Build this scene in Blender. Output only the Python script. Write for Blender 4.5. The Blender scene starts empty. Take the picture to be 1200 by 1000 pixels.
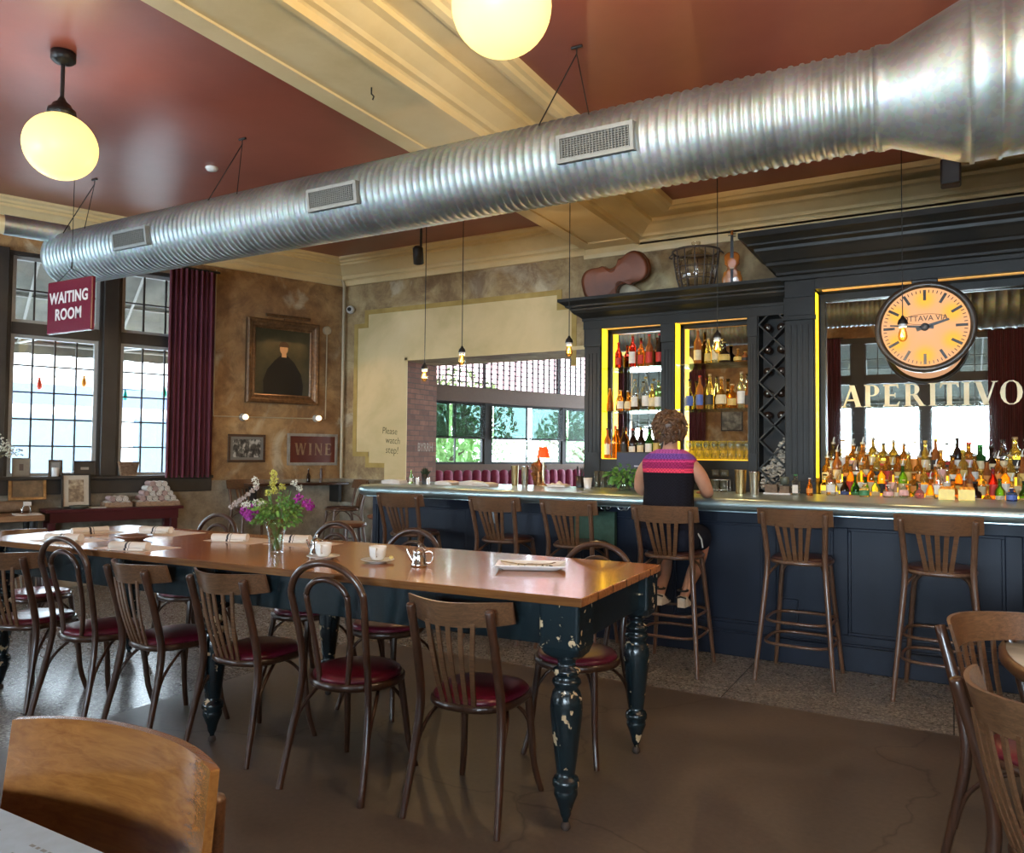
import bpy, bmesh, math, random
from mathutils import Vector, Matrix, Euler
R = math.radians
random.seed(7)
SC = bpy.context.scene
COL = SC.collection

# ------------------------------------------------------------------ camera
EYE = 1.43
_yaw, _pit, _rol, F_PX = 0.51561, 0.035319, 0.009228, 907.97
_F = Vector((-math.sin(_yaw)*math.cos(_pit), math.cos(_yaw)*math.cos(_pit), math.sin(_pit)))
_R0 = Vector((math.cos(_yaw), math.sin(_yaw), 0))
_U0 = _R0.cross(_F)
_R = _R0*math.cos(_rol) + _U0*math.sin(_rol)
_U = -_R0*math.sin(_rol) + _U0*math.cos(_rol)
cd = bpy.data.cameras.new('camera'); cam = bpy.data.objects.new('camera', cd); COL.objects.link(cam)
cd.sensor_width = 36; cd.lens = 36*F_PX/1200; cd.clip_start = .05; cd.clip_end = 200
m = Matrix.Identity(4)
for i in range(3):
    m[i][0] = _R[i]; m[i][1] = _U[i]; m[i][2] = -_F[i]
m[0][3], m[1][3], m[2][3] = 0, 0, EYE
cam.matrix_world = m
SC.camera = cam

# ------------------------------------------------------------------ sky, exposure
w = bpy.data.worlds.new('sky'); SC.world = w; w.use_nodes = True
bg = w.node_tree.nodes['Background']
bg.inputs[0].default_value = (.74, .88, 1.0, 1); bg.inputs[1].default_value = 12.0
SC.view_settings.view_transform = 'Standard'
SC.view_settings.look = 'None'
SC.view_settings.exposure = 0.95
SC.view_settings.gamma = 1
SC.cycles.max_bounces = 8; SC.cycles.diffuse_bounces = 5; SC.cycles.glossy_bounces = 5
SC.cycles.transmission_bounces = 6; SC.cycles.transparent_max_bounces = 16
SC.cycles.caustics_reflective = False; SC.cycles.caustics_refractive = False
SC.cycles.sample_clamp_indirect = 6

# room frame: left wall runs from the back corner towards the street side
LA = 0.35909
CX, CY = -6.93, 7.70                    # back-left corner
LS, LC = math.sin(LA), math.cos(LA)
def LW(s, off=0.0, z=0.0):              # a point on the left wall: s along it, off into the room
    return Vector((CX + LS*s + LC*off, CY + LC*s - LS*off, z))
FRONT = -2.5; RIGHT = 4.4; CEIL = 3.88
LROT = math.pi/2 - LA                   # z-rotation of something whose local +X runs along the left wall

def lamp_area(name, loc, rot, sx, sy, power, color):
    l = bpy.data.lights.new(name, 'AREA'); l.shape = 'RECTANGLE'; l.size = sx; l.size_y = sy
    l.energy = power; l.color = color
    o = bpy.data.objects.new(name, l); COL.objects.link(o); o.location = loc; o.rotation_euler = rot
    return o

# daylight of the open street in front of the shop windows behind the camera
lamp_area('street_daylight', (-3.4, FRONT-2.3, 1.05), (R(90), 0, 0), 14.5, 2.3, 3600, (.70, .86, 1))

# ------------------------------------------------------------------ mesh builder
class MB:
    def __init__(s): s.v = []; s.f = []; s.s = []; s.M = None
    def add(s, vs, fs, smooth=False):
        n = len(s.v)
        if s.M is not None: vs = [s.M @ Vector(p) for p in vs]
        s.v += [tuple(p) for p in vs]; s.f += [tuple(i+n for i in q) for q in fs]; s.s += [smooth]*len(fs)
        return s
    def box(s, x0, x1, y0, y1, z0, z1):
        v = [(x0,y0,z0),(x1,y0,z0),(x1,y1,z0),(x0,y1,z0),(x0,y0,z1),(x1,y0,z1),(x1,y1,z1),(x0,y1,z1)]
        return s.add(v, [(0,3,2,1),(4,5,6,7),(0,1,5,4),(1,2,6,5),(2,3,7,6),(3,0,4,7)])
    def bar(s, a, b, wx, wy, up=(0,0,1)):
        a = Vector(a); b = Vector(b); d = (b-a).normalized(); u = Vector(up)
        if abs(d.dot(u)) > .98: u = Vector((0,1,0))
        x = d.cross(u).normalized()*wx/2; y = x.normalized().cross(d).normalized()*wy/2
        v = [a-x-y, a+x-y, a+x+y, a-x+y, b-x-y, b+x-y, b+x+y, b-x+y]
        return s.add(v, [(0,3,2,1),(4,5,6,7),(0,1,5,4),(1,2,6,5),(2,3,7,6),(3,0,4,7)])
    def tube(s, path, r, n=8, closed=False, cap=True):
        P = [Vector(p) for p in path]; m = len(P)
        rr = r if isinstance(r, (list, tuple)) else [r]*m
        rings = []; prev = None
        for i in range(m):
            if closed: t = P[(i+1) % m]-P[i-1]
            else: t = P[min(i+1, m-1)]-P[max(i-1, 0)]
            t.normalize()
            if prev is None:
                u = Vector((0,0,1)) if abs(t.z) < .9 else Vector((1,0,0))
                x = t.cross(u).normalized()
            else:
                x = (prev - t*prev.dot(t)).normalized()
            prev = x; y = t.cross(x)
            rings.append([P[i] + (x*math.cos(2*math.pi*k/n) + y*math.sin(2*math.pi*k/n))*rr[i] for k in range(n)])
        if cap and not closed and rr[-1] > .0105 and m > 3:
            t = (P[-1]-P[-2]).normalized(); c = P[-1]; rings.append([c+(q-c)*.82+t*rr[-1]*.35 for q in rings[-1]]); rings.append([c+(q-c)*.45+t*rr[-1]*.22 for q in rings[-1]])
        return s.loft(rings, closed, cap)
    def loft(s, rings, closed=False, cap=True, smooth=True):
        n = len(rings[0]); m = len(rings); v = [p for q in rings for p in q]; f = []
        for i in range(m if closed else m-1):
            a = i*n; b = ((i+1) % m)*n
            for k in range(n):
                l = (k+1) % n
                f.append((a+k, a+l, b+l, b+k))
        s.add(v, f, smooth)
        if cap and not closed:
            s.add(rings[0], [tuple(range(n))[::-1]]); s.add(rings[-1], [tuple(range(n))])
        return s
    def lathe(s, prof, n=20, c=(0,0,0), smooth=True, cap=True):
        rings = [[(c[0]+r*math.cos(2*math.pi*k/n), c[1]+r*math.sin(2*math.pi*k/n), c[2]+z) for k in range(n)] for r, z in prof]
        return s.loft(rings, False, cap, smooth)
    def prism(s, poly, z0, z1):
        n = len(poly)
        v = [(x,y,z0) for x,y in poly] + [(x,y,z1) for x,y in poly]
        return s.add(v, [tuple(range(n))[::-1], tuple(range(n, 2*n))] + [(k, (k+1) % n, n+(k+1) % n, n+k) for k in range(n)])
    def sheet(s, fn, nu, nv, smooth=True, th=0):
        v = [fn(i/nu, j/nv) for i in range(nu+1) for j in range(nv+1)]
        f = [(i*(nv+1)+j, (i+1)*(nv+1)+j, (i+1)*(nv+1)+j+1, i*(nv+1)+j+1) for i in range(nu) for j in range(nv)]
        return s.add(v, f, smooth)
    def slab(s, fa, fb, nu, nv):           # closed solid between two sheets
        g = lambda fn: [Vector(fn(i/nu, j/nv)) for i in range(nu+1) for j in range(nv+1)]
        a, b = g(fa), g(fb); N = len(a); I = lambda i, j: i*(nv+1)+j
        s.add(a+b, [(I(i,j), I(i,j+1), I(i+1,j+1), I(i+1,j)) for i in range(nu) for j in range(nv)] +
              [(N+I(i,j), N+I(i+1,j), N+I(i+1,j+1), N+I(i,j+1)) for i in range(nu) for j in range(nv)], True)
        e = []
        for i in range(nu): e += [(I(i,0), I(i+1,0), N+I(i+1,0), N+I(i,0)), (I(i+1,nv), I(i,nv), N+I(i,nv), N+I(i+1,nv))]
        for j in range(nv): e += [(I(0,j+1), I(0,j), N+I(0,j), N+I(0,j+1)), (I(nu,j), I(nu,j+1), N+I(nu,j+1), N+I(nu,j))]
        return s.add(a+b, e)
    def sweep(s, path, prof):               # path: 2D points, prof: (offset to the right of travel, z); mitred
        n = len(path); P = [Vector(p) for p in path]; rings = []
        for i in range(n):
            d0 = (P[i]-P[i-1]).normalized() if i else None
            d1 = (P[i+1]-P[i]).normalized() if i < n-1 else None
            if d0 is None: d0 = d1
            if d1 is None: d1 = d0
            n0 = Vector((d0.y, -d0.x)); n1 = Vector((d1.y, -d1.x)); b = (n0+n1).normalized(); k = 1/max(.2, b.dot(n0))
            rings.append([(P[i].x+b.x*k*o, P[i].y+b.y*k*o, z) for o, z in prof])
        return s.loft(rings, False, True, False)
    def build(s, name, mat, parent=None, bevel=0, loc=None, seg=2, kind=None):
        me = bpy.data.meshes.new(name); me.from_pydata(s.v, [], s.f)
        me.polygons.foreach_set('use_smooth', s.s)
        bm = bmesh.new(); bm.from_mesh(me)
        bmesh.ops.recalc_face_normals(bm, faces=bm.faces); bm.to_mesh(me); bm.free()
        me.materials.append(mat); me.update()
        o = bpy.data.objects.new(name, me); COL.objects.link(o)
        if parent is not None: o.parent = parent
        if loc is not None: o.location = loc
        if bevel:
            b = o.modifiers.new('bevel', 'BEVEL'); b.width = bevel; b.segments = seg; b.limit_method = 'ANGLE'; b.angle_limit = R(40)
            b.harden_normals = False
        if kind: o['kind'] = kind
        return o

def tag(o, label, cat, group=None):
    o['label'] = label; o['category'] = cat
    if group: o['group'] = group
    return o
def thing(name, label, cat, loc=(0,0,0), rz=0, group=None):
    o = bpy.data.objects.new(name, None); COL.objects.link(o); o.empty_display_size = .1
    o.location = loc; o.rotation_euler = (0, 0, rz)
    return tag(o, label, cat, group)
def struct(name, mb, mat, bevel=0): return mb.build(name, mat, None, bevel, kind='structure')
def dup(root, loc, rz, label, cat=None, group=None, scale=None):
    def cp(o, par):
        c = o.copy(); COL.objects.link(c)
        if par is not None: c.parent = par
        for ch in [x for x in ALLCH.get(o.name, [])]: cp(ch, c)
        return c
    c = cp(root, None); c.location = loc; c.rotation_euler = (0, 0, rz); c['label'] = label
    if cat: c['category'] = cat
    if group: c['group'] = group
    if scale: c.scale = scale
    return c
ALLCH = {}
def index(root):                            # remember a thing's parts for dup()
    def go(o):
        ALLCH[o.name] = list(o.children)
        for ch in o.children: go(ch)
    go(root); return root
def T(x=0, y=0, z=0, rx=0, ry=0, rz=0, s=1):
    return Matrix.Translation((x,y,z)) @ Euler((rx,ry,rz)).to_matrix().to_4x4() @ Matrix.Scale(s, 4)
def smooth_path(pts, k=6):
    P = [Vector(p) for p in pts]; out = []
    for i in range(len(P)-1):
        p0 = P[max(i-1,0)]; p1 = P[i]; p2 = P[i+1]; p3 = P[min(i+2, len(P)-1)]
        for j in range(k):
            t = j/k
            out.append(.5*((2*p1)+(-p0+p2)*t+(2*p0-5*p1+4*p2-p3)*t*t+(-p0+3*p1-3*p2+p3)*t**3))
    out.append(P[-1]); return out
def text_mesh(name, body, size, mat, parent=None, loc=(0,0,0), rot=(0,0,0), ext=.002, align='CENTER', bold=0, sx=1, spacing=1):
    cu = bpy.data.curves.new('t', 'FONT'); cu.body = body; cu.size = size; cu.extrude = ext; cu.align_x = align; cu.align_y = 'CENTER'
    cu.offset = bold; cu.resolution_u = 3; cu.space_character = spacing
    o = bpy.data.objects.new('t', cu); COL.objects.link(o)
    dg = bpy.context.evaluated_depsgraph_get(); me = bpy.data.meshes.new_from_object(o.evaluated_get(dg))
    bpy.data.objects.remove(o); bpy.data.curves.remove(cu)
    me.materials.clear(); me.materials.append(mat)
    t = bpy.data.objects.new(name, me); COL.objects.link(t); t.location = loc; t.rotation_euler = rot; t.scale = (sx, 1, 1)
    if parent is not None: t.parent = parent
    return t

# ------------------------------------------------------------------ materials
MATS = {}
def nodes(name):
    m = bpy.data.materials.new(name); m.use_nodes = True; nt = m.node_tree
    b = nt.nodes['Principled BSDF']; return m, nt, b
def setp(b, **k):
    names = dict(col='Base Color', rough='Roughness', metal='Metallic', trans='Transmission Weight', ior='IOR', emc='Emission Color', ems='Emission Strength', coat='Coat Weight', coatr='Coat Roughness', alpha='Alpha', spec='Specular IOR Level', sheen='Sheen Weight', sss='Subsurface Weight')
    for a, v in k.items():
        if a in ('col', 'emc'): v = (*v, 1) if len(v) == 3 else v
        b.inputs[names[a]].default_value = v
def plain(name, col, rough=.5, metal=0, **k):
    if name in MATS: return MATS[name]
    m, nt, b = nodes(name); setp(b, col=col, rough=rough, metal=metal, **k)
    # a touch of unevenness so that nothing is a flat colour
    tc = nt.nodes.new('ShaderNodeTexCoord'); no = nt.nodes.new('ShaderNodeTexNoise'); no.inputs['Scale'].default_value = 35
    mx = nt.nodes.new('ShaderNodeMix'); mx.data_type = 'RGBA'; mx.blend_type = 'MULTIPLY'; mx.inputs[0].default_value = .25
    mx.inputs[6].default_value = (*col, 1); nt.links.new(tc.outputs['Object'], no.inputs['Vector'])
    nt.links.new(no.outputs['Fac'], mx.inputs[7]); nt.links.new(mx.outputs[2], b.inputs['Base Color'])
    MATS[name] = m; return m
def ramp(nt, fac, stops):
    r = nt.nodes.new('ShaderNodeValToRGB'); e = r.color_ramp.elements
    while len(e) > 1: e.remove(e[-1])
    e[0].position = stops[0][0]; e[0].color = (*stops[0][1], 1)
    for p, c in stops[1:]:
        x = e.new(p); x.color = (*c, 1)
    nt.links.new(fac, r.inputs[0]); return r.outputs[0]
def coords(nt, scale=(1,1,1), rot=(0,0,0), kind='Object'):
    tc = nt.nodes.new('ShaderNodeTexCoord'); mp = nt.nodes.new('ShaderNodeMapping')
    mp.inputs['Scale'].default_value = scale; mp.inputs['Rotation'].default_value = rot
    nt.links.new(tc.outputs[kind], mp.inputs[0]); return mp.outputs[0]
def noise(nt, vec, scale, detail=6, rough=.6, dist=0):
    n = nt.nodes.new('ShaderNodeTexNoise'); n.inputs['Scale'].default_value = scale; n.inputs['Detail'].default_value = detail
    n.inputs['Roughness'].default_value = rough; n.inputs['Distortion'].default_value = dist
    nt.links.new(vec, n.inputs['Vector']); return n.outputs['Fac']
def mix(nt, fac, a, b, mode='MIX'):
    mx = nt.nodes.new('ShaderNodeMix'); mx.data_type = 'RGBA'; mx.blend_type = mode
    for i, x in ((0, fac), (6, a), (7, b)):
        if hasattr(x, 'links'): nt.links.new(x, mx.inputs[i])
        else: mx.inputs[i].default_value = (*x, 1) if isinstance(x, tuple) else x
    return mx.outputs[2]
def bump(nt, b, h, strength=.3, dist=.01):
    n = nt.nodes.new('ShaderNodeBump'); n.inputs['Strength'].default_value = strength; n.inputs['Distance'].default_value = dist
    nt.links.new(h, n.inputs['Height']); nt.links.new(n.outputs[0], b.inputs['Normal'])
def noisy(name, stops, scale=4, rough=.5, detail=6, vs=(1,1,1), bmp=0, bd=.01, dist=0, kind='Object', **k):
    if name in MATS: return MATS[name]
    m, nt, b = nodes(name); v = coords(nt, vs, kind=kind); n = noise(nt, v, scale, detail, .6, dist)
    nt.links.new(ramp(nt, n, stops), b.inputs['Base Color']); setp(b, rough=rough, **k)
    if bmp: bump(nt, b, n, bmp, bd)
    MATS[name] = m; return m
def emis(name, col, s):
    if name in MATS: return MATS[name]
    m, nt, b = nodes(name); setp(b, col=col, emc=col, ems=s, rough=.4); MATS[name] = m; return m
def glassy(name, col, rough=.04, trans=1.0, ior=1.45):
    if name in MATS: return MATS[name]
    m, nt, b = nodes(name); setp(b, col=col, rough=rough, trans=trans, ior=ior)
    # thin glass: light passes straight through for shadows
    MATS[name] = m; return m
def thin_glass(name, tint, gl=.08, rough=.02):
    if name in MATS: return MATS[name]
    m = bpy.data.materials.new(name); m.use_nodes = True; nt = m.node_tree; nt.nodes.clear()
    o = nt.nodes.new('ShaderNodeOutputMaterial'); t = nt.nodes.new('ShaderNodeBsdfTransparent'); g = nt.nodes.new('ShaderNodeBsdfGlossy')
    t.inputs[0].default_value = (*tint, 1); g.inputs['Roughness'].default_value = rough
    mx = nt.nodes.new('ShaderNodeMixShader'); fr = nt.nodes.new('ShaderNodeLayerWeight'); fr.inputs[0].default_value = .25
    ma = nt.nodes.new('ShaderNodeMath'); ma.operation = 'MULTIPLY_ADD'; ma.inputs[1].default_value = .5; ma.inputs[2].default_value = gl
    nt.links.new(fr.outputs['Fresnel'], ma.inputs[0]); nt.links.new(ma.outputs[0], mx.inputs[0])
    nt.links.new(t.outputs[0], mx.inputs[1]); nt.links.new(g.outputs[0], mx.inputs[2]); nt.links.new(mx.outputs[0], o.inputs[0])
    MATS[name] = m; return m
def wood(name, dark, light, scale=6, rough=.35, axis=0, coat=0, grain=14):
    if name in MATS: return MATS[name]
    m, nt, b = nodes(name); s = [grain, grain, grain]; s[axis] = 1
    v = coords(nt, tuple(s)); n = noise(nt, v, scale, 8, .65, .6); n2 = noise(nt, coords(nt), 3, 3)
    c = ramp(nt, n, [(.3, dark), (.7, light)]); c = mix(nt, .5, c, ramp(nt, n2, [(.3, (.55,.55,.55)), (.7, (1.15,1.1,1.05))]), 'MULTIPLY')
    nt.links.new(c, b.inputs['Base Color']); setp(b, rough=rough, coat=coat, coatr=.12); bump(nt, b, n, .15, .003)
    MATS[name] = m; return m

def mat_ceiling():
    m, nt, b = nodes('ceiling paint'); v = coords(nt)
    n = noise(nt, v, .7, 4); n2 = noise(nt, v, 9, 8)
    c = ramp(nt, n, [(.3, (.21,.055,.038)), (.7, (.29,.085,.06))]); c = mix(nt, .2, c, ramp(nt, n2, [(.3,(.7,.7,.7)),(.7,(1,1,1))]), 'MULTIPLY')
    nt.links.new(c, b.inputs['Base Color']); setp(b, rough=.36, spec=.6); bump(nt, b, n2, .06, .01); return m
def mat_cream():
    m, nt, b = nodes('cream plaster'); v = coords(nt); n = noise(nt, v, 1.3, 6); n2 = noise(nt, v, 25, 4)
    c = ramp(nt, n, [(.3, (.62,.48,.24)), (.5, (.72,.58,.32)), (.75, (.78,.66,.40))])
    nt.links.new(c, b.inputs['Base Color']); setp(b, rough=.45); bump(nt, b, n2, .05, .005); return m
def mat_patina(name, stops, lower, split=1.09, sc=1.6, spots=(.55,.48,.34), dark_=(.12,.06,.028)):
    m, nt, b = nodes(name); v = coords(nt)
    n = noise(nt, v, sc, 10, .62, .8); n2 = noise(nt, v, 7, 10, .7); n3 = noise(nt, v, 1.1, 5, .5, 1.5)
    c = ramp(nt, n, stops)
    c = mix(nt, .35, c, ramp(nt, n2, [(.35, (.55,.5,.45)), (.6, (1.1,1.1,1.1))]), 'MULTIPLY')
    c = mix(nt, ramp(nt, n3, [(.58, (0,0,0)), (.66, (.75,.75,.75))]), c, spots); c = mix(nt, ramp(nt, noise(nt, v, 3.3, 8, .7, .6), [(.42, (.0,.0,.0)), (.62, (.65,.65,.65))]), c, dark_)
    low = ramp(nt, n2, lower)
    tc = nt.nodes.new('ShaderNodeTexCoord'); sp = nt.nodes.new('ShaderNodeSeparateXYZ'); nt.links.new(tc.outputs['Object'], sp.inputs[0])
    mt = nt.nodes.new('ShaderNodeMath'); mt.operation = 'GREATER_THAN'; mt.inputs[1].default_value = split; nt.links.new(sp.outputs['Z'], mt.inputs[0])
    c = mix(nt, mt.outputs[0], low, c)
    nt.links.new(c, b.inputs['Base Color']); setp(b, rough=.75); bump(nt, b, n2, .35, .012); return m
def mat_floor():
    m, nt, b = nodes('stained concrete'); v = coords(nt); n = noise(nt, v, .9, 8, .6, .5); n2 = noise(nt, v, 40, 4)
    c = ramp(nt, n, [(.3, (.055,.045,.039)), (.55, (.092,.075,.063)), (.75, (.128,.100,.080))])
    c = mix(nt, .35, c, ramp(nt, n2, [(.3,(.6,.6,.6)),(.7,(1.25,1.25,1.25))]), 'MULTIPLY')
    # hairline cracks
    vo = nt.nodes.new('ShaderNodeTexVoronoi'); vo.feature = 'DISTANCE_TO_EDGE'; vo.inputs['Scale'].default_value = .55
    ad = nt.nodes.new('ShaderNodeVectorMath'); ad.operation = 'ADD'; mn = nt.nodes.new('ShaderNodeTexNoise'); mn.inputs['Scale'].default_value = 2.2; mn.inputs['Detail'].default_value = 6
    sc = nt.nodes.new('ShaderNodeVectorMath'); sc.operation = 'SCALE'; sc.inputs['Scale'].default_value = .5
    nt.links.new(v, mn.inputs[0]); nt.links.new(mn.outputs['Color'], sc.inputs[0]); nt.links.new(v, ad.inputs[0]); nt.links.new(sc.outputs[0], ad.inputs[1]); nt.links.new(ad.outputs[0], vo.inputs['Vector'])
    cr = ramp(nt, vo.outputs['Distance'], [(.0, (.35,.35,.35)), (.006, (1,1,1))])
    c = mix(nt, .8, c, cr, 'MULTIPLY')
    nt.links.new(c, b.inputs['Base Color'])
    nt.links.new(ramp(nt, n, [(.3, (.36,.36,.36)), (.7, (.5,.5,.5))]), b.inputs['Roughness']); setp(b, spec=.45); bump(nt, b, n2, .05, .003); return m
def mat_terrazzo():
    m, nt, b = nodes('terrazzo'); v = coords(nt)
    vo = nt.nodes.new('ShaderNodeTexVoronoi'); vo.inputs['Scale'].default_value = 95; nt.links.new(v, vo.inputs['Vector'])
    sp = nt.nodes.new('ShaderNodeSeparateColor'); nt.links.new(vo.outputs['Color'], sp.inputs[0])
    c = ramp(nt, sp.outputs[0], [(.0, (.085,.083,.082)), (.35, (.145,.142,.138)), (.75, (.205,.20,.195)), (.95, (.30,.295,.28))])
    n = noise(nt, v, 1.0, 5); c = mix(nt, .5, c, ramp(nt, n, [(.3,(.7,.7,.7)),(.7,(1.1,1.1,1.1))]), 'MULTIPLY')
    br = nt.nodes.new('ShaderNodeTexBrick'); br.inputs['Scale'].default_value = 1; br.inputs['Mortar Size'].default_value = .004
    br.inputs['Brick Width'].default_value = 1.2; br.inputs['Row Height'].default_value = 1.2; br.offset = 0
    br.inputs['Color1'].default_value = br.inputs['Color2'].default_value = (1,1,1,1); br.inputs['Mortar'].default_value = (.3,.3,.3,1)
    nt.links.new(v, br.inputs['Vector']); c = mix(nt, 1.0, c, br.outputs[0], 'MULTIPLY')
    nt.links.new(c, b.inputs['Base Color']); setp(b, rough=.27, spec=.5); return m
def mat_brick():
    m, nt, b = nodes('red brick'); v = coords(nt, (1,1,1), (R(90),0,R(0)))
    tc = nt.nodes.new('ShaderNodeTexCoord'); sp = nt.nodes.new('ShaderNodeSeparateXYZ'); nt.links.new(tc.outputs['Object'], sp.inputs[0])
    cb = nt.nodes.new('ShaderNodeCombineXYZ'); nt.links.new(sp.outputs['Y'], cb.inputs[0]); nt.links.new(sp.outputs['Z'], cb.inputs[1])
    br = nt.nodes.new('ShaderNodeTexBrick'); br.inputs['Scale'].default_value = 1; br.inputs['Brick Width'].default_value = .2; br.inputs['Row Height'].default_value = .066
    br.inputs['Mortar Size'].default_value = .006; br.inputs['Color1'].default_value = (.13,.05,.03,1); br.inputs['Color2'].default_value = (.22,.09,.05,1); br.inputs['Mortar'].default_value = (.10,.055,.035,1)
    nt.links.new(cb.outputs[0], br.inputs['Vector']); n = noise(nt, v, 12, 8)
    c = mix(nt, .5, br.outputs[0], ramp(nt, n, [(.3,(.55,.55,.55)),(.7,(1.3,1.3,1.3))]), 'MULTIPLY')
    nt.links.new(c, b.inputs['Base Color']); setp(b, rough=.85); bump(nt, b, br.outputs['Fac'], -.5, .01); return m
def mat_galv():
    m, nt, b = nodes('galvanised steel'); v = coords(nt); vo = nt.nodes.new('ShaderNodeTexVoronoi'); vo.inputs['Scale'].default_value = 45; nt.links.new(v, vo.inputs['Vector'])
    n = noise(nt, v, 3, 6)
    c = ramp(nt, n, [(.3, (.32,.37,.38)), (.7, (.50,.56,.57))]); c = mix(nt, .18, c, vo.outputs['Color'], 'MULTIPLY')
    nt.links.new(c, b.inputs['Base Color']); setp(b, metal=.92); nt.links.new(ramp(nt, n, [(.3,(.42,.42,.42)),(.7,(.56,.56,.56))]), b.inputs['Roughness']); return m
def mat_tabletop():
    m, nt, b = nodes('varnished plank top')
    v = coords(nt, (.5, 9, 9)); n = noise(nt, v, 5, 9, .65, .8); v2 = coords(nt); n2 = noise(nt, v2, 1.2, 4)
    c = ramp(nt, n, [(.25, (.17,.060,.018)), (.5, (.34,.140,.040)), (.75, (.48,.23,.070))])
    c = mix(nt, .6, c, ramp(nt, n2, [(.3,(.75,.62,.6)),(.7,(1.15,1.1,1.0))]), 'MULTIPLY')
    sp = nt.nodes.new('ShaderNodeSeparateXYZ'); nt.links.new(v2, sp.inputs[0])
    mo = nt.nodes.new('ShaderNodeMath'); mo.operation = 'PINGPONG'; mo.inputs[1].default_value = .086; nt.links.new(sp.outputs['Y'], mo.inputs[0])
    c = mix(nt, .8, c, ramp(nt, mo.outputs[0], [(0,(.25,.25,.25)),(.012,(1,1,1))]), 'MULTIPLY')
    nt.links.new(c, b.inputs['Base Color']); setp(b, rough=.22, spec=.45, coat=.25, coatr=.1); bump(nt, b, n, .06, .002); return m
def mat_chipped():
    m, nt, b = nodes('chipped black paint'); v = coords(nt); n = noise(nt, v, 19, 6, .55, .3)
    f = ramp(nt, n, [(.615, (0,0,0)), (.625, (1,1,1))])
    nt.links.new(mix(nt, f, (.006,.014,.018), (.50,.37,.22)), b.inputs['Base Color']); setp(b, rough=.22, spec=.55)
    bump(nt, b, f, -.3, .002); return m

M_CEIL = mat_ceiling(); M_CREAM = mat_cream(); M_FLOOR = mat_floor(); M_TERR = mat_terrazzo(); M_BRICK = mat_brick(); M_GALV = mat_galv()
M_PORT = mat_patina('ochre patina', [(.25,(.20,.10,.04)), (.45,(.36,.20,.08)), (.6,(.46,.29,.13)), (.8,(.50,.37,.21))], [(.3,(.16,.13,.095)),(.55,(.30,.255,.19)),(.75,(.40,.35,.27))])
M_BACK = mat_patina('umber patina', [(.25,(.22,.14,.065)), (.45,(.36,.25,.12)), (.6,(.46,.35,.18)), (.8,(.54,.45,.28))], [(.3,(.14,.12,.085)),(.55,(.27,.235,.175)),(.75,(.37,.33,.25))], sc=2.2)
M_TOP = mat_tabletop(); M_CHIP = mat_chipped(); M_BLKP = plain('black green gloss paint', (.007,.015,.019), .25)
M_DARK = noisy('black window frame', [(.3,(.022,.019,.017)),(.7,(.035,.031,.028))], 5, .45)
M_CAB = noisy('charcoal cabinet paint', [(.3,(.011,.0115,.011)),(.7,(.019,.020,.019))], 3, .42, spec=.28)
M_BAR = noisy('midnight blue bar paint', [(.3,(.005,.008,.017)),(.7,(.010,.016,.032))], 2.5, .45, vs=(1,1,.6), spec=.22)
M_ZINC = noisy('zinc sheet', [(.3,(.30,.40,.41)),(.7,(.46,.58,.59))], 3, .3, metal=.85)
M_STEEL = plain('polished steel', (.72,.70,.67), .12, 1)
M_BRASS = plain('brushed brass', (.62,.48,.26), .28, 1)
M_BLACK = plain('black metal', (.012,.012,.012), .4)
M_WOODD = wood('dark bentwood', (.026,.011,.006), (.070,.029,.015), rough=.28, axis=2, coat=.3)
M_WOODR = wood('chair rail wood', (.065,.030,.014), (.170,.085,.040), rough=.32, axis=0, coat=.25, grain=20)
M_STOOLW = wood('stool bentwood', (.060,.030,.017), (.155,.085,.050), rough=.3, axis=2, coat=.3)
M_VINYL = noisy('burgundy vinyl', [(.3,(.085,.005,.016)),(.7,(.13,.010,.026))], 60, .3, bmp=.08, bd=.002)
M_BLKV = noisy('dark brown vinyl', [(.3,(.035,.012,.010)),(.7,(.055,.020,.015))], 60, .3)
M_VELVET = noisy('crimson curtain', [(.3,(.075,.004,.014)),(.7,(.13,.010,.028))], 12, .8, vs=(1,1,.1), sheen=.3)
M_WHITE = plain('white china', (.80,.80,.78), .18)
M_LINEN = noisy('white linen', [(.3,(.62,.58,.52)),(.7,(.74,.71,.66))], 80, .85)
M_PAPER = plain('paper', (.72,.69,.62), .8)
M_PANE = thin_glass('window glass', (.97,.98,.98), .03)
M_CLEAR = thin_glass('clear glass', (.93,.96,.95), .10)
M_SHELFG = thin_glass('shelf glass', (.80,.92,.85), .2)
def mat_mirror():
    m, nt, b = nodes('silvered mirror'); n = noise(nt, coords(nt), 2, 4)
    nt.links.new(ramp(nt, n, [(.3,(.66,.66,.62)),(.7,(.72,.72,.69))]), b.inputs['Base Color']); setp(b, metal=1, rough=.015); return m
M_MIRROR = mat_mirror()
M_GLOBE = emis('opal globe', (1.0, .78, .26), .72)
M_LED = emis('amber light panel', (1.0, .62, .01), 2.2)
M_BULB = emis('filament glow', (1.0, .52, .10), 6)
# ================================================================== THE ROOM
FX, FY = CX - LS*( -(FRONT-CY)/LC ), FRONT
# brown concrete zone and the terrazzo around it
def _fl():
    b = MB(); b.prism([(-3.95, FRONT), (RIGHT, FRONT), (RIGHT, 4.65), (-3.95, 4.65)], -.1, 0); return b
struct('floor', _fl(), M_FLOOR)
b = MB(); b.prism([(-3.95, 4.65), (RIGHT, 4.65), (RIGHT, 14), (-4.4, 14), (-11.2, FRONT), (-3.95, FRONT)], -.1, 0)
struct('floor', b, M_TERR)

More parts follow.
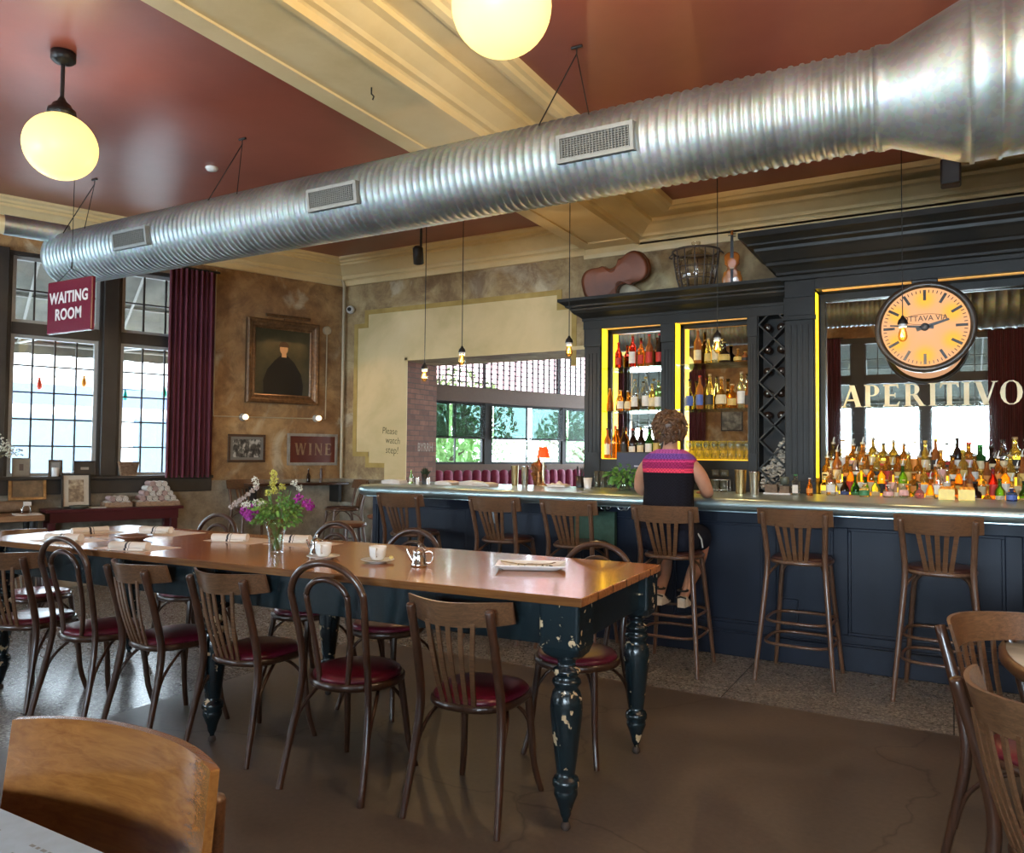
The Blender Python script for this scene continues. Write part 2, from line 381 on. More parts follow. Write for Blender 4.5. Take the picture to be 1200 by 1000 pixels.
# ceiling and its cream beams
b = MB(); b.prism([(-12, FRONT-.3), (RIGHT+.3, FRONT-.3), (RIGHT+.3, 8.4), (-12, 8.4)], CEIL, CEIL+.15); struct('ceiling', b, M_CEIL)
BX0, BX1 = -3.45, -2.86
b = MB(); b.box(BX0, BX1, FRONT, 7.7, 3.66, CEIL)
b.box(BX0, BX0+.14, FRONT, 7.55, 3.645, 3.66)
b.box(BX0+.14, BX1-.02, 7.42, 7.55, 3.645, 3.66)
struct('ceiling_beam', b, M_CREAM)
PROF_L = [(0,3.60),(.035,3.60),(.035,3.655),(.05,3.67),(.09,3.675),(.105,3.70),(.105,3.715),(.14,3.73),(.20,3.765),(.25,3.79),(.29,3.80),(.29,3.825),(.33,3.83),(.34,3.85),(.40,3.86),(.41,CEIL+.004),(0,CEIL+.004)]
fl = LW(-(CY-FRONT)/LC)
b = MB(); b.sweep([(fl.x, fl.y), (CX, CY), (BX0, CY)], PROF_L); struct('trim_1', b, M_CREAM)
PROF_R = [(0,3.64),(.03,3.64),(.03,3.69),(.045,3.70),(.08,3.705),(.095,3.73),(.13,3.75),(.19,3.79),(.24,3.80),(.24,3.835),(.255,3.84),(.43,3.84),(.435,3.81),(.46,3.805),(.50,3.81),(.52,3.83),(.55,3.835),(.56,CEIL+.004),(0,CEIL+.004)]
b = MB(); b.sweep([(BX1, FRONT), (BX1, CY), (RIGHT, CY)], PROF_R); struct('trim_2', b, M_CREAM)
# lower frieze moulding on the back wall
b = MB(); b.sweep([(BX0-.02, CY), (RIGHT, CY)], [(0,3.56),(.02,3.56),(.03,3.60),(.03,3.66),(0,3.66)]); struct('trim_3', b, M_CREAM)

# left wall: solid dado and head, piers between windows
WIN = [(-2.65,-1.72), (-3.67,-2.87), (-4.95,-4.02), (-6.0,-5.17), (-7.3,-6.3), (-8.5,-7.5), (-9.8,-8.8)]
SILL, TRANS, HEAD = 1.15, 2.63, 3.40
def wbox(b, s0, s1, o0, o1, z0, z1):
    p = [LW(s0,o0,z0), LW(s1,o0,z0), LW(s1,o1,z0), LW(s0,o1,z0)]
    v = [tuple(q) for q in p] + [(q.x,q.y,z1) for q in p]
    return b.add(v, [(0,3,2,1),(4,5,6,7),(0,1,5,4),(1,2,6,5),(2,3,7,6),(3,0,4,7)])
SE = -(CY-FRONT)/LC - .1
b = MB(); wbox(b, -1.68, 0, -.3, 0, 0, 4.0); wbox(b, 0, .25, -.3, 0, 0, 4.0); wbox(b, SE, -1.68, -.3, 0, 0, .98); wbox(b, SE, -1.68, -.3, 0, 3.44, 4.0)
struct('wall_left', b, M_PORT)
b = MB()
edges = sorted([x for wdw in WIN for x in wdw])
piers = [(-1.72,-1.66)] + [(WIN[i+1][1], WIN[i][0]) for i in range(len(WIN)-1)] + [(SE, WIN[-1][0])]
for a, c in piers:
    wbox(b, a, c, -.25, -.02, .98, 3.46)
    if c-a > .12: wbox(b, a+.035, c-.035, -.02, .03, 1.15, 3.46)
wbox(b, SE, -1.66, -.25, .0, 3.40, 3.50)
struct('wall_left', b, M_DARK, .006)
b = MB(); wbox(b, SE, -1.66, -.25, .09, 1.12, 1.155); wbox(b, SE, -1.66, -.25, .03, .97, 1.12); struct('window_sill', b, M_DARK, .006)
M_FRL = plain('pale worn window frame', (.42,.43,.42), .4)
def window(name, P, w, h0, h1, trans, cols, rows, rows2, frame_mat, depth=.05, pale=True, kind=True):
    """P(u, o, z) maps along/out/height to the world"""
    def bx(b, u0, u1, o0, o1, z0, z1):
        v = [P(u0,o0,z0),P(u1,o0,z0),P(u1,o1,z0),P(u0,o1,z0),P(u0,o0,z1),P(u1,o0,z1),P(u1,o1,z1),P(u0,o1,z1)]
        b.add(v, [(0,3,2,1),(4,5,6,7),(0,1,5,4),(1,2,6,5),(2,3,7,6),(3,0,4,7)])
    f = MB()
    for z0, z1 in ((h0, trans-.03), (trans+.09, h1)) if trans else ((h0, h1),):
        bx(f, 0, .035, -.10, -.04, z0, z1); bx(f, w-.035, w, -.10, -.04, z0, z1)
        bx(f, .035, w-.035, -.10, -.04, z0, z0+.035); bx(f, .035, w-.035, -.10, -.04, z1-.035, z1)
    fr = struct(name, f, frame_mat)
    if trans:
        t = MB(); bx(t, 0, w, -.12, -.01, trans-.03, trans+.09); t.build('transom', M_DARK, fr)
    mu = MB(); z0, z1 = h0+.035, (trans-.065 if trans else h1-.035)
    for i in range(1, cols): bx(mu, w*i/cols-.008, w*i/cols+.008, -.085, -.055, z0, z1)
    for j in range(1, rows): z = z0+(z1-z0)*j/rows; bx(mu, .035, w-.035, -.083, -.057, z-.008, z+.008)
    if trans:
        z0, z1 = trans+.125, h1-.035
        for i in range(1, cols): bx(mu, w*i/cols-.008, w*i/cols+.008, -.085, -.055, z0, z1)
        for j in range(1, rows2): z = z0+(z1-z0)*j/rows2; bx(mu, .035, w-.035, -.083, -.057, z-.008, z+.008)
    if cols > 1 or rows > 1: mu.build('muntin', M_DARK, fr)
    g = MB(); bx(g, .02, w-.02, -.073, -.067, h0+.02, h1-.02); g.build('pane', M_PANE, fr)
    return fr
for i, (a, c) in enumerate(WIN):
    window(f'window_{i+1}', lambda u, o, z, a=a: tuple(LW(a+u, o, z)), c-a, 1.155, 3.40, TRANS, 4, 5, 2, M_FRL)

# back wall, with the wide opening to the sunroom
OX0, OX1, OTOP = -5.90, -3.0, 2.575
b = MB(); b.box(-7.2, OX0, 7.7, 8.36, 0, 4.0); b.box(OX1, RIGHT+.3, 7.7, 8.0, 0, 4.0); b.box(OX0, OX1, 7.7, 8.36, OTOP, 4.0)
struct('wall_back', b, M_BACK)
b = MB(); b.box(OX0-.02, OX0+.012, 7.715, 8.37, 0, OTOP); struct('wall_opening', b, M_BRICK)
text_mesh('brick_lettering', 'BYRRH', .15, plain('faded white paint', (.36,.27,.21), .9), None, (OX0+.0135, 8.13, 1.50), (R(90),0,R(90)), .0005, bold=.003, sx=.72)['kind'] = 'structure'
# the flat cream field with its stepped ochre border
M_FIELD = noisy('faded cream field', [(.3,(.52,.41,.19)),(.55,(.68,.53,.28)),(.75,(.74,.58,.34))], 1.1, .7, 8, dist=.5)
M_OCH = noisy('ochre border paint', [(.3,(.32,.21,.05)),(.7,(.46,.32,.09))], 6, .7)
def stepped(o):   # outline of the field, o = how far it is grown outwards
    L, B_, TT, RR = -6.66-o, 1.44-o, 3.20+o, -3.62+o
    return [(L,B_),(L,TT-.17),(L+.17,TT-.17),(L+.17,TT),(RR-.17,TT),(RR-.17,TT-.17),(RR,TT-.17),(RR,1.2)]
fo = stepped(0)
def xz(b, poly, y0, y1):
    n = len(poly); b.add([(x,y0,z) for x,z in poly]+[(x,y1,z) for x,z in poly], [tuple(range(n)), tuple(range(n,2*n))[::-1]]+[(k,(k+1)%n,n+(k+1)%n,n+k) for k in range(n)])
b = MB(); xz(b, [(-6.66,1.44),(-6.66,3.03),(-6.49,3.03),(-6.49,3.20),(-3.80,3.20),(-3.80,3.03),(-3.62,3.03),(-3.62,2.576),(OX0+.0,2.576),(OX0,1.09),(-6.2,1.09),(-6.2,1.30),(-6.45,1.30),(-6.45,1.44)], 7.694, 7.701)
struct('wall_back', b, M_FIELD)
b = MB(); kk = 0
for x0,x1,z0,z1 in ((-6.72,-6.66,1.44,3.09),(-6.72,-6.49,3.03,3.09),(-6.55,-6.49,3.09,3.26),(-6.55,-3.74,3.20,3.26),(-3.80,-3.74,3.03,3.20),(-3.80,-3.56,3.03,3.09),(-3.62,-3.56,2.4,3.03),(-6.72,-6.47,1.38,1.44),(-6.51,-6.45,1.25,1.38),(-6.51,-6.2,1.24,1.30)):
    b.box(x0,x1,7.688+.0007*kk,7.701,z0,z1); kk += 1
struct('wall_back', b, M_OCH)
M_INK = plain('faded olive ink', (.10,.09,.035), .9)
for body, x, z, sz in (('Please', -6.12, 1.70, .12), ('watch', -6.07, 1.58, .12), ('step!', -6.08, 1.46, .13)):
    text_mesh('wall_writing', body, sz, M_INK, None, (x, 7.6925, z), (R(90), R(4), 0), .0006, bold=-.001, sx=.8)['kind'] = 'structure'
b = MB(); b.box(OX0-.02, OX0+.04, 7.685, 7.70, 0, OTOP+.04); b.box(OX0, OX1, 7.685, 7.70, OTOP, OTOP+.04); struct('trim_4', b, M_FIELD)

# sunroom beyond the opening: its outer wall runs on in line with the left wall
M_BRN = plain('brown painted beam', (.17,.10,.065), .6)
b = MB(); wbox(b, .7, 6.0, -.25, 0, 0, 1.27); wbox(b, .7, 6.0, -.25, 0, 3.45, 3.9); wbox(b, .7, 1.35, -.25, 0, 1.27, 3.5); struct('wall_sunroom', b, M_BRN)
b = MB(); wbox(b, .7, 6.0, -.2, .04, 2.19, 2.41); struct('wall_sunroom', b, M_BRN, .01)
b = MB(); b.prism([(-9, 8.36), (3, 8.36), (3, 14), (-9, 14)], 3.5, 3.6); struct('ceiling_sunroom', b, plain('white boards', (.5,.47,.42), .6))
b = MB(); b.box(-1.6, -1.4, 8.36, 14, 0, 3.5); struct('wall_sunroom', b, M_BRN)
PW = lambda a: (lambda u, o, z, a=a: tuple(LW(a+u, o, z)))
k = 8
for a, c in ((1.35,2.40),(2.52,4.02),(4.08,5.6)):
    window(f'window_{k}', PW(a), c-a, 1.27, 2.19, None, 2, 1, 0, M_DARK); k += 1
M_SHADE = thin_glass('roller shade mesh', (.20,.26,.25), .03, .5)
for j, (a, c) in enumerate(((1.36,1.72),(1.76,2.39),(2.53,3.23),(3.30,4.0),(4.10,4.8),(4.85,5.58))):
    b = MB(); wbox(b, a+.01, c-.01, .01, .014, 1.66, 2.16)
    o = b.build('roller_shade', M_SHADE); rr = MB(); wbox(rr, a+.01, c-.01, .0, .024, 1.645, 1.665); rr.build('hem_bar', M_DARK, o)
    tag(o, ['grey mesh roller shade beside the brick, narrowest of the row', 'grey mesh roller shade with the leafy tree behind it', 'grey mesh roller shade left of the middle of the sunroom windows', 'grey mesh roller shade above the small red lamp', 'grey mesh roller shade next to the dark back bar cabinet', 'grey mesh roller shade hidden behind the dark cabinet'][j], 'shade', 'roller shades in the sunroom')
b = MB()
for a, c in ((1.30,1.36),(2.39,2.53),(4.01,4.09)): wbox(b, a, c, -.12, -.02, 1.27, 2.19)
wbox(b, 1.35, 5.6, -.12, -.03, 1.66, 1.68); struct('window_sunroom_post', b, M_DARK)
# leaded clerestory above
M_LEAD = thin_glass('rosy leaded glass', (.72,.56,.56), .05)
b = MB(); wbox(b, 1.35, 5.6, -.08, -.07, 2.42, 3.44); cl = struct('window_11', b, M_LEAD)
b = MB()
s = 1.35
while s < 5.6:
    wbox(b, s-.009, s+.009, -.085, -.06, 2.42, 3.44); s += .12
z = 2.42
while z < 3.44:
    wbox(b, 1.35, 5.6, -.085, -.06, z-.007, z+.007); z += .075
for s in (1.36, 2.41, 3.94, 5.5): wbox(b, s-.015, s+.015, -.1, -.05, 2.42, 3.44)
b.build('lead_grid', M_DARK, cl)

# walls behind and beside the camera, seen only in the mirrors
FW = [(-2.38,-1.38),(-1.15,-.15),(.03,1.03),(-7.9,-6.9),(-6.68,-5.68),(-9.6,-8.6),(2.6,3.6)]
b = MB(); b.box(-12, RIGHT+.3, FRONT-.3, FRONT, 0, 1.0); b.box(-12, RIGHT+.3, FRONT-.3, FRONT, 3.42, 4.0)
xs = sorted(FW); cur = -12
for a, c in xs: b.box(cur, a, FRONT-.3, FRONT, 1.0, 3.42); cur = c
b.box(cur, RIGHT+.3, FRONT-.3, FRONT, 1.0, 3.42)
struct('wall_front', b, M_PORT)
b = MB()
for a, c in ((-1.385,-1.145),(-.155,.035),(-6.905,-6.675)): b.box(a, c, FRONT-.25, FRONT+.03, .9, 3.5)
b.box(-2.5, 1.15, FRONT-.1, FRONT+.04, 3.38, 3.5); struct('wall_front', b, M_DARK, .006)
k = 12
for a, c in FW:
    window(f'window_{k}', lambda u, o, z, a=a: (a+u, FRONT+o, z), c-a, 1.0, 3.42, TRANS, 4, 5, 2, M_DARK); k += 1
b = MB(); b.box(RIGHT, RIGHT+.3, FRONT-.3, 8.0, 0, 4.0); struct('wall_right', b, M_PORT)

# street outside: pavement, facade across the road
b = MB(); b.box(-60, 40, -40, 60, -.35, -.3); struct('ground', b, noisy('pale pavement', [(.3,(.42,.42,.42)),(.7,(.55,.55,.54))], 2, .9))
# ------------------------------------------------------------------ outside
M_FAC = noisy('white render facade', [(.3,(.60,.60,.58)),(.7,(.72,.72,.70))], 2, .8)
def facade():
    t = thing('storefront_building', 'white storefront building with a blue band across the street', 'building', LW(-4, -13, 0), LROT)
    b = MB(); b.box(-14, 14, 0, 6, 0, 4.6); b.build('wall', M_FAC, t)
    b = MB(); b.box(-14, 14, -.12, -.0, 2.55, 3.05); b.build('band', plain('blue fascia', (.07,.11,.19), .6), t)
    for i, x in enumerate((-10.5, -7.2, -3.9, -.6, 2.7, 6.0, 9.3)):
        b = MB(); b.box(x-1.2, x+1.2, -.06, .02, .35, 2.2); wv = b.build('shop_window', plain('shop glass', (.12,.17,.22), .15), t)
        f = MB(); f.box(x-1.3, x-1.2, -.09, .02, .3, 2.25); f.box(x+1.2, x+1.3, -.09, .02, .3, 2.25); f.box(x-1.3, x+1.3, -.09, .02, 2.2, 2.3); f.build('frame', plain('pale blue trim', (.12,.20,.32), .6), wv)
    return t
facade()
# canvas awning over the left windows, on its steel frame
def awning(label, P, length, ZT=3.52, ZB=2.72, dark=False):
    t = thing('awning', label, 'awning', P(0,0,0), P.rz)
    M_CAN = noisy('grey awning canvas', [(.3,(.17,.17,.15)),(.55,(.27,.27,.24)),(.75,(.36,.35,.28))], 2.5, .9, 8)
    if dark: M_CAN = noisy('dark green canvas', [(.3,(.012,.020,.018)),(.7,(.025,.036,.032))], 2.5, .9)
    b = MB(); b.slab(lambda u, v: (length*(u-.5), .30+1.35*v, ZT-(ZT-ZB)*v), lambda u, v: (length*(u-.5), .30+1.35*v, ZT+.02-(ZT-ZB)*v), 24, 6); b.build('canopy', M_CAN, t)
    n = int(length/.22)
    b = MB(); b.slab(lambda u, v: (length*(u-.5), 1.655, ZB+.02-v*(.15+.012*abs(math.sin(u*n*math.pi)))), lambda u, v: (length*(u-.5), 1.665, ZB+.02-v*(.15+.012*abs(math.sin(u*n*math.pi)))), n*6, 1); b.build('valance', M_CAN, t)
    fr = MB(); x = -length/2+.3
    fr.tube([(-length/2,1.62,ZB-.02),(length/2,1.62,ZB-.02)], .018, 6); fr.tube([(-length/2,.9,(ZT+ZB)/2+.02),(length/2,.9,(ZT+ZB)/2+.02)], .016, 6)
    while x < length/2:
        fr.tube([(x,.3,ZT-.06),(x,1.62,ZB-.02)], .016, 6); fr.tube([(x,.32,ZB-.12),(x,1.62,ZB-.02)], .016, 6); x += 1.05
    fr.build('frame', plain('dark steel tube', (.03,.04,.04), .5) if dark else plain('pale steel tube', (.55,.55,.52), .5), t)
    return t
def PL(u, o, z): return tuple(LW(-5.2, -.0, 0))
PL.rz = LROT
awning('weathered grey canvas awning outside the tall left windows', PL, 9.6)
def PF(u, o, z): return (-3.4, FRONT, 0)
PF.rz = math.pi
awning('weathered grey canvas awning seen reflected in the bar mirror', PF, 13.5, 3.58, 2.24, True)
# coloured festoon bulbs strung under the awning
def festoon():
    t = thing('string_lights', 'cord of coloured festoon bulbs strung outside the left windows', 'string lights', LW(-3.4,-1.7,0), LROT)
    pts = []
    for i in range(41):
        x = -2.4+i*.12; pts.append((x, 0, 2.38-.16*abs(math.sin(i*math.pi/13))-.05*math.sin(i*.5)))
    b = MB(); b.tube(pts, .006, 5); b.build('cord', M_BLACK, t)
    cols = [('green', (.02,.50,.34)), ('red', (.75,.06,.03)), ('orange', (.85,.30,.03)), ('teal', (.02,.45,.45))]
    for j, i in enumerate(range(2, 41, 4)):
        n_, c = cols[j % 4]; x, y, z = pts[i]
        b = MB(); b.lathe([(.012,0),(.016,-.03),(.030,-.07),(.032,-.10),(.02,-.13),(.004,-.14)], 10, (x,y,z)); b.build('bulb', plain(n_+' glass bulb', c, .2), t)
festoon()
def tree(x, y, h, r, label, seed, cols):
    rnd = random.Random(seed); t = thing('leafy_tree', label, 'tree', (x, y, -.3), 0, 'street trees behind the sunroom')
    b = MB(); b.tube([(0,0,0),(.05,0,h*.3),(0,.05,h*.55)], [.14,.11,.07], 8)
    for k in range(7):
        a = k*.9; b.tube([(0,.05,h*(.35+.03*k)),(math.cos(a)*r*.4,math.sin(a)*r*.4,h*(.5+.03*k)),(math.cos(a)*r*.8,math.sin(a)*r*.8,h*(.6+.03*k))], [.05,.035,.015], 6)
    b.build('trunk', plain('bark', (.09,.065,.045), .9), t)
    b = MB()
    for k in range(2600):
        while True:
            p = Vector((rnd.uniform(-1,1),rnd.uniform(-1,1),rnd.uniform(-1,1)))
            if .25 < p.length < 1: break
        p = Vector((p.x*r, p.y*r, h*.58+p.z*h*.42)); s = rnd.uniform(.05,.11)
        e = Euler((rnd.uniform(0,6),rnd.uniform(0,6),0)).to_matrix()
        b.add([p+e@Vector(q) for q in ((-s,0,0),(0,-s*.5,0),(s,0,0),(0,s*.5,0))], [(0,1,2,3)])
    b.build('foliage', noisy('leaves %d' % seed, cols, 3, .6), t)
tree(-9.0, 12.4, 3.0, 1.2, 'bright green leafy tree behind the leftmost sunroom window', 3, [(.3,(.10,.26,.07)),(.7,(.30,.50,.17))])
tree(-7.6, 17.5, 3.0, 1.7, 'pale green leafy tree behind the middle sunroom windows', 5, [(.3,(.16,.34,.16)),(.7,(.36,.55,.30))])
tree(-5.2, 21.5, 3.0, 1.7, 'pale green leafy tree behind the sunroom window beside the cabinet', 6, [(.3,(.16,.34,.16)),(.7,(.36,.55,.30))])
tree(-12.6, 18.5, 4.2, 2.0, 'dark green leafy tree farther down the street', 8, [(.3,(.06,.17,.05)),(.7,(.18,.34,.12))])
# ================================================================== DUCT
def duct():
    Y, Z, r = 4.15, 3.19, .236
    t = thing('ventilation_duct', 'long ribbed galvanised spiral duct hanging across the whole room', 'duct', (-3.5, Y, Z))
    X = lambda x: x+3.5
    def lat(b, pts, n=56, dz=None):   # rings along X: (x, r, dz)
        rings = [[(X(x), rr*math.cos(2*math.pi*k/n), d+rr*math.sin(2*math.pi*k/n)) for k in range(n)] for x, rr, d in pts]
        b.loft(rings, False, True)
    pts = [(-7.10,r-.02,0),(-7.10,r+.008,0),(-7.06,r+.008,0)]; x = -7.05
    while x < -.33:
        pts += [(x,r,0),(x+.030,r-.001,0),(x+.036,r+.0075,0),(x+.048,r+.0075,0)]; x += .054
    pts += [(-.30,r,0),(-.30,r+.012,0),(-.275,r+.012,0)]
    b = MB(); lat(b, pts); b.build('spiral_pipe', M_GALV, t)
    b = MB(); lat(b, [(-.276,r+.010,0),(-.24,r+.004,0),(.05,.355,.0),(.09,.362,.0),(.09,.372,0),(.11,.372,0)]); b.build('reducer', M_GALV, t)
    pts = []; x = .11
    while x < RIGHT-.1:
        pts += [(x,.362,0),(x+.085,.361,0),(x+.092,.372,0),(x+.108,.372,0)]; x += .115
    b = MB(); lat(b, pts); b.build('wide_pipe', M_GALV, t)
    # supply grilles set into its flank
    M_GR = plain('grey grille', (.30,.32,.32), .5, .6); M_IN = plain('grille shadow gap', (.03,.025,.02), .7)
    for xc, w, h, a in ((-1.70,.46,.155,R(8)),(-3.62,.44,.15,R(8)),(-5.80,.44,.15,R(8))):
        M = T(X(xc),0,0,a,0,0)     # local: -Y outwards from the pipe axis
        f = MB(); f.M = M
        for q in ((-w/2,w/2,-r-.035,-r+.03,h/2-.022,h/2),(-w/2,w/2,-r-.035,-r+.03,-h/2,-h/2+.022),(-w/2,-w/2+.022,-r-.035,-r+.03,-h/2+.022,h/2-.022),(w/2-.022,w/2,-r-.035,-r+.03,-h/2+.022,h/2-.022)): f.box(*q)
        g = f.build('grille', M_GR, t)
        k = MB(); k.M = M; k.box(-w/2+.02,w/2-.02,-r-.012,-r-.008,-h/2+.02,h/2-.02); k.build('grille_back', M_IN, g)
        s = MB(); s.M = M; n = 22
        for i in range(n): xx = -w/2+.03+(w-.06)*i/(n-1); s.box(xx-.0016,xx+.0016,-r-.028,-r-.013,-h/2+.02,h/2-.02)
        for i in range(9): zz = -h/2+.028+(h-.056)*i/8; s.box(-w/2+.02,w/2-.02,-r-.024,-r-.016,zz-.0016,zz+.0016)
        s.build('grille_fins', M_GR, g)
    for xa in (-6.71, -4.80, -1.93):
        b = MB(); zt = CEIL-Z
        b.tube([(X(xa),0,zt),(X(xa),0,zt-.05),(X(xa)-.16,-r*.75,r*.72)], .0045, 5); b.tube([(X(xa),0,zt-.05),(X(xa)+.16,-r*.75,r*.72)], .0035, 5)
        b.tube([(X(xa)-.035,0,zt-.008),(X(xa)+.035,0,zt-.008)], .01, 5)
        b.build('suspension_wire', M_BLACK, t)
    # branch pipe running off along the windows
    d = Vector((-LS,-LC,0)); p0 = Vector((-7.0+3.5, -.05, .20)); rr = .088
    b = MB(); b.tube([p0, p0+d*.50], rr, 24); b.build('branch_collar', M_GALV, t)
    b = MB(); b.tube([p0+d*.50, p0+d*4.5], rr-.006, 24); b.build('branch_pipe', M_CREAM, t)
duct()
def globe_lamp(x, y, label, z=3.29, r=.208, power=12):
    t = thing('globe_pendant', label, 'lamp', (x, y, CEIL), 0, 'opal globe pendants under the ceiling'); h = z-CEIL
    b = MB(); b.lathe([(.05,0),(.07,-.004),(.07,-.05),(.055,-.065),(.03,-.075),(.018,-.08)], 24); b.build('canopy', M_BLACK, t)
    b = MB(); b.tube([(0,0,-.07),(0,0,h+r+.07)], .012, 10); b.build('rod', M_BLACK, t)
    b = MB(); b.lathe([(.014,.10),(.022,.085),(.03,.07),(.05,.055),(.062,.03),(.078,.02),(.082,-.005),(.076,-.02)], 24, (0,0,h+r)); b.build('fitter', M_BLACK, t)
    b = MB(); n = 24; b.lathe([(r*math.sin(math.pi*(i+.15)/(n+.3))*1.0, h+.96*r*math.cos(math.pi*(i+.15)/(n+.3))) for i in range(n+1)], 40); o = b.build('opal_shade', M_GLOBE, t); o.visible_shadow = False
    l = bpy.data.lights.new('globe_light', 'POINT'); l.energy = power; l.color = (1, .74, .42); l.shadow_soft_size = .12
    lo = bpy.data.objects.new('globe_light', l); COL.objects.link(lo); lo.parent = t; lo.location = (0, 0, h)
    return t
globe_lamp(-4.74, 2.71, 'lit opal globe pendant hanging before the left windows')
globe_lamp(-1.61, 2.72, 'lit opal globe pendant cut by the top edge, above the long duct', power=24)
globe_lamp(.16, 2.2, 'lit opal globe pendant seen as the right one of two in the bar mirror', power=48)
globe_lamp(-4.74, -.6, 'added opal globe pendant for warm fill light behind the camera, unseen')  # globe put in out of view for extra warm light
globe_lamp(2.6, 2.7, 'lit opal globe pendant far to the right, beyond the photo', power=65)
def bare_bulb(x, y, z, label):
    t = thing('pendant_bulb', label, 'lamp', (x, y, CEIL), 0, 'filament bulbs hanging over the bar'); h = z-CEIL
    b = MB(); b.tube([(0,0,0),(0,0,h+.10)], .0035, 6); b.lathe([(.04,0),(.04,-.02),(.01,-.025)], 16); b.build('cord', M_BLACK, t)
    b = MB(); b.lathe([(.005,.115),(.009,.11),(.014,.098),(.026,.085),(.032,.066),(.032,.055)], 18, (0,0,h)); b.build('socket_cap', M_BLACK, t)
    b = MB(); b.lathe([(.026,.055),(.026,.036),(.021,.033)], 18, (0,0,h)); b.build('collar', plain('white porcelain', (.7,.7,.68), .3), t)
    b = MB(); b.lathe([(.017,.036),(.018,.024),(.026,-.003),(.030,-.026),(.026,-.045),(.015,-.058),(.003,-.062)], 18, (0,0,h)); g = b.build('glass_bulb', thin_glass('amber bulb glass', (1,.80,.42), .1), t)
    b = MB()
    for k in range(5):
        a = k*1.256; b.tube([(math.cos(a)*.005,math.sin(a)*.005,h+.022),(math.cos(a)*.013,math.sin(a)*.013,h-.03),(math.cos(a+.6)*.005,math.sin(a+.6)*.005,h+.02)], .0018, 4)
    b.build('filament', M_BULB, g)
    l = bpy.data.lights.new('bulb_light', 'POINT'); l.energy = 6; l.color = (1, .62, .25); l.shadow_soft_size = 0
    lo = bpy.data.objects.new('bulb_light', l); COL.objects.link(lo); lo.parent = t; lo.location = (0, 0, h-.02); g.visible_shadow = False
for x, z, l in ((-4.22,2.15,'lit filament bulb on a long black cord in front of the brick pier'),(-3.81,2.28,'lit filament bulb hanging before the pink leaded panes, left one'),(-2.75,2.30,'lit filament bulb hanging beside the left edge of the back bar'),(-1.52,2.26,'lit filament bulb hanging before the middle bay of bottles'),(-.275,2.27,'lit filament bulb hanging in front of the station clock')):
    bare_bulb(x, 5.8, z, l)
# wall conduit and small fittings live here as well
t = thing('spotlight', 'black track spotlight under the ceiling above the painted cream field', 'lamp', (-4.87, 6.6, CEIL))
b = MB(); b.tube([(0,0,0),(0,0,-.30)], .014, 8); b.lathe([(.035,0),(.035,-.02)], 14); b.build('stem', M_BLACK, t)
b = MB(); b.M = T(-.02,-.02,-.36,R(25),R(15),0); b.lathe([(.045,-.09),(.055,-.085),(.055,.08),(.03,.10)], 18); b.build('head', M_BLACK, t)
t = thing('hanging_speaker', 'small black speaker hanging below the wide end of the duct', 'speaker', (.016, 6.0, CEIL))
b = MB(); b.tube([(0,0,0),(0,0,-.42)], .008, 8); b.build('stem', M_BLACK, t)
b = MB(); b.box(-.062,.062,-.06,.06,-.60,-.42); b.build('cabinet', M_BLACK, t, .014)
t = thing('smoke_detector', 'small white smoke detector on the red ceiling above the duct', 'smoke detector', (-5.53, 4.46, CEIL))
b = MB(); b.lathe([(.05,0),(.055,-.012),(.04,-.03),(.01,-.034)], 20); b.build('housing', M_WHITE, t)
t = thing('ceiling_hook', 'small hook in the cream beam beside the left bay', 'hook', (-3.06, 3.62, 3.66)); b = MB(); b.tube([(0,0,0),(0,0,-.04),(.02,0,-.06),(.01,0,-.08)], .005, 6); b.build('shank', M_BLACK, t)
